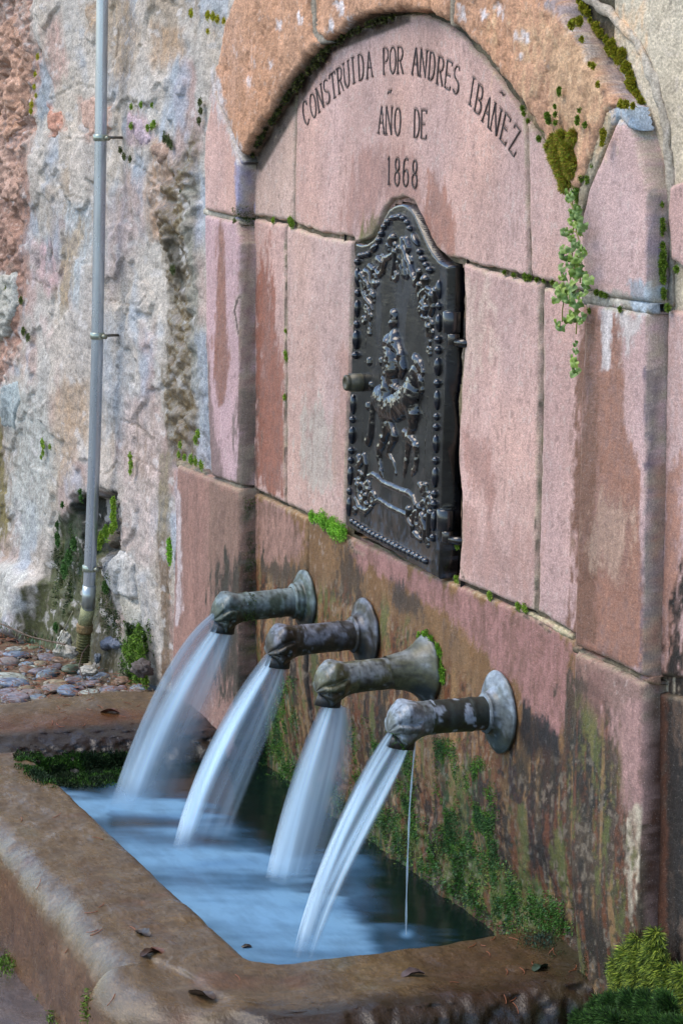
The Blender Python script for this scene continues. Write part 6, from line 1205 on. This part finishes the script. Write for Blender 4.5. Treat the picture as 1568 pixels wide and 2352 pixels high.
# ------------------------------------------------------------------ hanging plant
plant = empty('trailing_plant', tuple(wall(1322, 432, -.05))); tag(plant, 'trailing plant with small round lobed leaves hanging over the right pilaster edge', 'plant')
def leaf_mesh(seed):
    r = np.random.RandomState(seed); n = 15; A = np.linspace(-2.75, 2.75, n); rad = .0088 * (1 + .13 * np.cos(A * 5 + .0)) * (1 + .05 * r.randn(n)); V = [(0, 0, 0)]
    for a, q in zip(A, rad): V.append((q * math.sin(a), -.0018 * math.cos(3 * a) - .0012, -.006 + q * -math.cos(a)))
    V2 = [(x * .55, y - .0016, -.006 + (z + .006) * .55) for x, y, z in V[1:]]
    V = np.array(V + V2 + [(0, -.0006, -.006)]); Fq = []
    for i in range(n - 1): Fq += [(1 + i, 2 + i, 2 + n + i, 1 + n + i), (1 + n + i, 2 + n + i, 1 + 2 * n, 1 + 2 * n)]
    K = np.tile(np.append(lin(*[(112, 140, 54), (134, 158, 62), (92, 122, 50), (122, 146, 78)][seed % 4]), .4), (len(V), 1)); K[0:n + 1, :3] *= 1.25
    return tri_clean(V, np.array(Fq), K, 'leaf')
lm_ = [leaf_mesh(i) for i in range(8)]
lf = [(500, 1380), (485, 1430), (530, 1370), (545, 1515), (520, 1500), (535, 1590), (580, 1555), (615, 1600), (585, 1655), (550, 1610), (595, 1640), (475, 1670), (500, 1655), (515, 1690), (560, 1740), (500, 1775), (525, 1720), (530, 1840), (480, 1840), (590, 1820), (600, 1790), (545, 1880), (490, 1860), (575, 1770), (550, 1950), (540, 1925), (605, 1955), (640, 2000), (655, 2005), (440, 1990), (470, 1970), (500, 2040), (430, 2050), (540, 2020), (620, 2045), (410, 2100), (450, 2110), (490, 2080), (530, 2070), (560, 2110), (600, 2110), (580, 2160), (500, 2150), (470, 2150), (405, 2140), (530, 2180), (555, 2170), (520, 2110), (480, 2290), (510, 2275), (535, 2290), (575, 2280), (580, 2310), (420, 2330), (450, 2345), (465, 1925), (520, 1960), (455, 2080), (545, 1560), (505, 1410), (475, 1790), (610, 1830), (585, 1900), (500, 1900), (560, 1850), (525, 2240)]
lu = [(*c4(a, b),) for a, b in lf] + [(1319, 785), (1321, 800), (1319, 818), (1323, 828), (1322, 846), (1318, 850)]
for i, (u, v) in enumerate(lu):
    p = wall(u, v, -.052 - .012 * rs.rand()); o = link('leaf', lm_[i % 8], M_leaf, plant, p); k = rs.uniform(.6, 1.0); o.scale = (k * 1.3, k, k); o.rotation_euler = (rs.uniform(-.7, .5), rs.uniform(-.8, .8), rs.uniform(.1, 1.0))
for pts in ([(530, 1380), (520, 1480), (545, 1560), (550, 1680), (575, 1760), (578, 2050)], [(545, 1560), (525, 1680), (520, 1850), (505, 2050)], [(505, 2050), (465, 2160), (450, 2240), (448, 2330)], [(500, 1660), (545, 1680), (580, 1710)], [(575, 2100), (560, 2250), (548, 2420)], [(490, 1380), (500, 1450), (530, 1520)]):
    q = np.array([wall(*c4(a, b), -.050) for a, b in pts]); ti = np.linspace(0, 1, 24); tt = np.linspace(0, 1, len(q)); q = np.stack([np.interp(ti, tt, q[:, i]) for i in range(3)], -1)
    V, Fq = tube(q, .0011, 6); link('stem', tri_clean(V, Fq, np.tile(np.append(lin(150, 150, 72), .3), (len(V), 1))), M_leaf, plant, (0, 0, 0))

# ------------------------------------------------------------------ needles, leaves and twigs on the rim
bpy.context.view_layer.update(); dg = bpy.context.evaluated_depsgraph_get()
def needle(u, v, ang, ln, group, label, col=lin(150, 88, 56), z=.512, side=False):
    p = floor(u, v, z) if not side else atx(u, v, 0) 
    if side: p = wall(u, v, -.72)
    hit = sc.ray_cast(dg, Vector(CAM) + Vector(ray(u, v)) * .5, Vector(ray(u, v)).normalized())
    if hit[0]: p = np.array(hit[1]); nrm = hit[2]
    else: nrm = Vector((0, 0, 1))
    n = 8; t = np.linspace(-.5, .5, n); V, Fq = tube([(ln * a, .12 * ln * (a * a * 4), 0) for a in t], .00065, 5); o = link('pine_needle', tri_clean(V, Fq, np.tile(np.append(col, .4), (len(V), 1))), M_leaf, None, tuple(np.array(p) + np.array(nrm) * .0012))
    o.rotation_euler = (Vector(nrm).to_track_quat('Z', 'Y').to_matrix() @ Matrix.Rotation(ang, 3, 'Z')).to_euler(); tag(o, label, 'pine needle', group); return o
S6 = lambda x, y: (.5126 * x, 1493 + .5126 * y)
ON = 'first second third fourth fifth sixth seventh eighth ninth tenth eleventh twelfth thirteenth fourteenth fifteenth sixteenth'.split()
nl_ = sorted([(*S6(x, y), a) for x, y, a in [(440, 845, 1.2), (100, 760, 1.0), (180, 1050, 2.2), (455, 1150, 1.1), (410, 1180, .6), (415, 1265, .9), (435, 1270, 1.3), (600, 1250, .2), (1070, 1470, 1.0), (260, 745, 1.3), (300, 1352, .7), (505, 1570, 1.9)]])
for k, (u, v, a) in enumerate(nl_): needle(u, v, a, rs.uniform(.014, .024), 'needles on the long rim', 'rust brown pine needle on the long front rim, %s from the left' % ON[k])
nf_ = sorted([(rs.uniform(110, 330), rs.uniform(1600, 1680)) for k in range(14)])
for k, (u, v) in enumerate(nf_): needle(u, v, rs.uniform(0, 3), rs.uniform(.014, .022), 'needles on the far rim', 'rust brown pine needle on the far rim, %s from the left' % ON[k])
nn_ = sorted([(690, 1190), (720, 1225), (800, 1305), (565, 1350), (980, 1225), (1010, 1230), (870, 1300), (1080, 1300), (905, 1265), (740, 1160), (830, 1160), (1100, 1285), (820, 1430), (840, 1460), (790, 1425), (650, 1190)])
for k, (x, y) in enumerate(nn_): needle(746 + .5239 * x, 1550.0 + .5239 * y, rs.uniform(.0, 2.2), rs.uniform(.014, .026), 'needles on the near rim', 'rust brown pine needle on the near rim, %s from the left' % ON[k])
def curl_leaf(u, v, size, label, col, seed):
    hit = sc.ray_cast(dg, Vector(CAM) + Vector(ray(u, v)) * .5, Vector(ray(u, v)).normalized()); p = hit[1] if hit[0] else Vector(floor(u, v, .51))
    nu, nv = 16, 9; A, Bv = np.meshgrid(np.linspace(-1, 1, nu), np.linspace(-1, 1, nv), indexing='ij'); w_ = np.sqrt(np.clip(1 - A ** 2, 0, 1)) * .45 * (1 + .15 * np.sin(A * 9 + seed))
    X, Y, Z = A * size, Bv * w_ * size, size * (.22 * Bv ** 2 * (1 - A ** 2) + .10 * np.sin(A * 2.5 + seed) + .1); P = np.stack([X, Y, Z], -1).reshape(-1, 3); Q = P.copy(); Q[:, 2] -= .0012
    f = gridfaces(nu, nv); V, Fq, K = joinmesh([(P, f, np.append(col, .6)), (Q, f[:, ::-1], np.append(col, .6))]); o = link('dead_leaf', mkmesh('dead_leaf', V, Fq, K), M_leaf, None, p); o.rotation_euler = (rs.uniform(-.3, .3), rs.uniform(-.3, .3), seed); tag(o, label, 'leaf')
curl_leaf(252, 1637, .022, 'reddish brown curled leaf on the far rim', lin(92, 54, 40), 1.0)
curl_leaf(345, 2192, .02, 'dark curled leaf near the front corner of the trough', lin(72, 52, 40), 2.0)
curl_leaf(362, 2186, .016, 'small brown leaf standing beside the dark curled leaf', lin(98, 60, 42), .4)
curl_leaf(565, 2176, .010, 'tiny black leaf tip on the inner corner of the trough', lin(40, 34, 28), 1.4)
curl_leaf(948, 2240, .022, 'wet purplish leaf draped on the near rim', lin(96, 82, 80), 1.7)
curl_leaf(330, 2145, .020, 'thin flat leaf scrap on the long rim', lin(62, 52, 44), .2)
curl_leaf(462, 2290, .030, 'wet bark scrap at the front corner of the trough', lin(78, 62, 50), .3)
curl_leaf(1240, 2225, .020, 'dull green wet leaf on the near rim next to the wall', lin(58, 76, 60), 2.2)
curl_leaf(180, 1583, .018, 'shiny dark curled leaf among the cobbles', lin(66, 52, 62), .5)
# fir twig at the left edge, and thin bare stems
tw = empty('fir_twig', tuple(wall(40, 1455, -.12))); tag(tw, 'green fir twig lying on the cobbles at the left edge', 'twig')
q = np.array([wall(u, v, -.14) for u, v in [(-30, 1420), (20, 1440), (70, 1462), (110, 1472), (150, 1480)]]); ti = np.linspace(0, 1, 40); q = np.stack([np.interp(ti, np.linspace(0, 1, 5), q[:, i]) for i in range(3)], -1)
V, Fq = tube(q, .0022, 7); link('stem', tri_clean(V, Fq, np.tile(np.append(lin(104, 82, 62), .2), (len(V), 1))), M_leaf, tw, (0, 0, 0))
parts = []
for i in range(0, 230):
    t = rs.rand(); p = np.array([np.interp(t, ti, q[:, k]) for k in range(3)]); dr = np.array([rs.uniform(.2, 1), rs.uniform(-.6, .3), rs.choice([-1, 1]) * rs.uniform(.4, 1)]); dr /= np.linalg.norm(dr); ln = rs.uniform(.014, .024); sd2 = np.cross(dr, rs.normal(size=3)); sd2 /= np.linalg.norm(sd2)
    parts.append((np.array([p - sd2 * .0008, p + dr * ln * .5 - sd2 * .001, p + dr * ln, p + dr * ln * .5 + sd2 * .001]), np.array([(0, 1, 2, 3)]), np.append(lin(*[(66, 96, 62), (84, 116, 76), (110, 104, 66)][rs.randint(3)]), .4)))
V, Fq, K = joinmesh(parts); o = link('needles', mkmesh('needles', V, Fq, K), M_leaf, tw, (0, 0, 0)); o['kind'] = 'stuff'
for pts, l, c in (([(168, 1404), (150, 1440), (135, 1470), (140, 1490), (136, 1500)], 'pale dry stem leaning in front of the damp wall', lin(170, 164, 140)), ([(205, 1480), (190, 1500), (182, 1530), (190, 1560), (205, 1590), (226, 1625)], 'thin dark stem lying across the cobbles to the rim', lin(84, 62, 50)), ([(470, 1600), (440, 1590)], 'short twig end at the wall', lin(100, 90, 70))):
    if len(pts) < 3: continue
    q = np.array([wall(u, v, -.12) if v < 1500 and l[0] == 'p' else floor(u, v, .49) for u, v in pts]); ti = np.linspace(0, 1, 30); q = np.stack([np.interp(ti, np.linspace(0, 1, len(q)), q[:, i]) for i in range(3)], -1)
    V, Fq = tube(q, .0013, 6); o = link('dry_stem', tri_clean(V, Fq, np.tile(np.append(c, .2), (len(V), 1))), M_leaf); tag(o, l, 'stem')
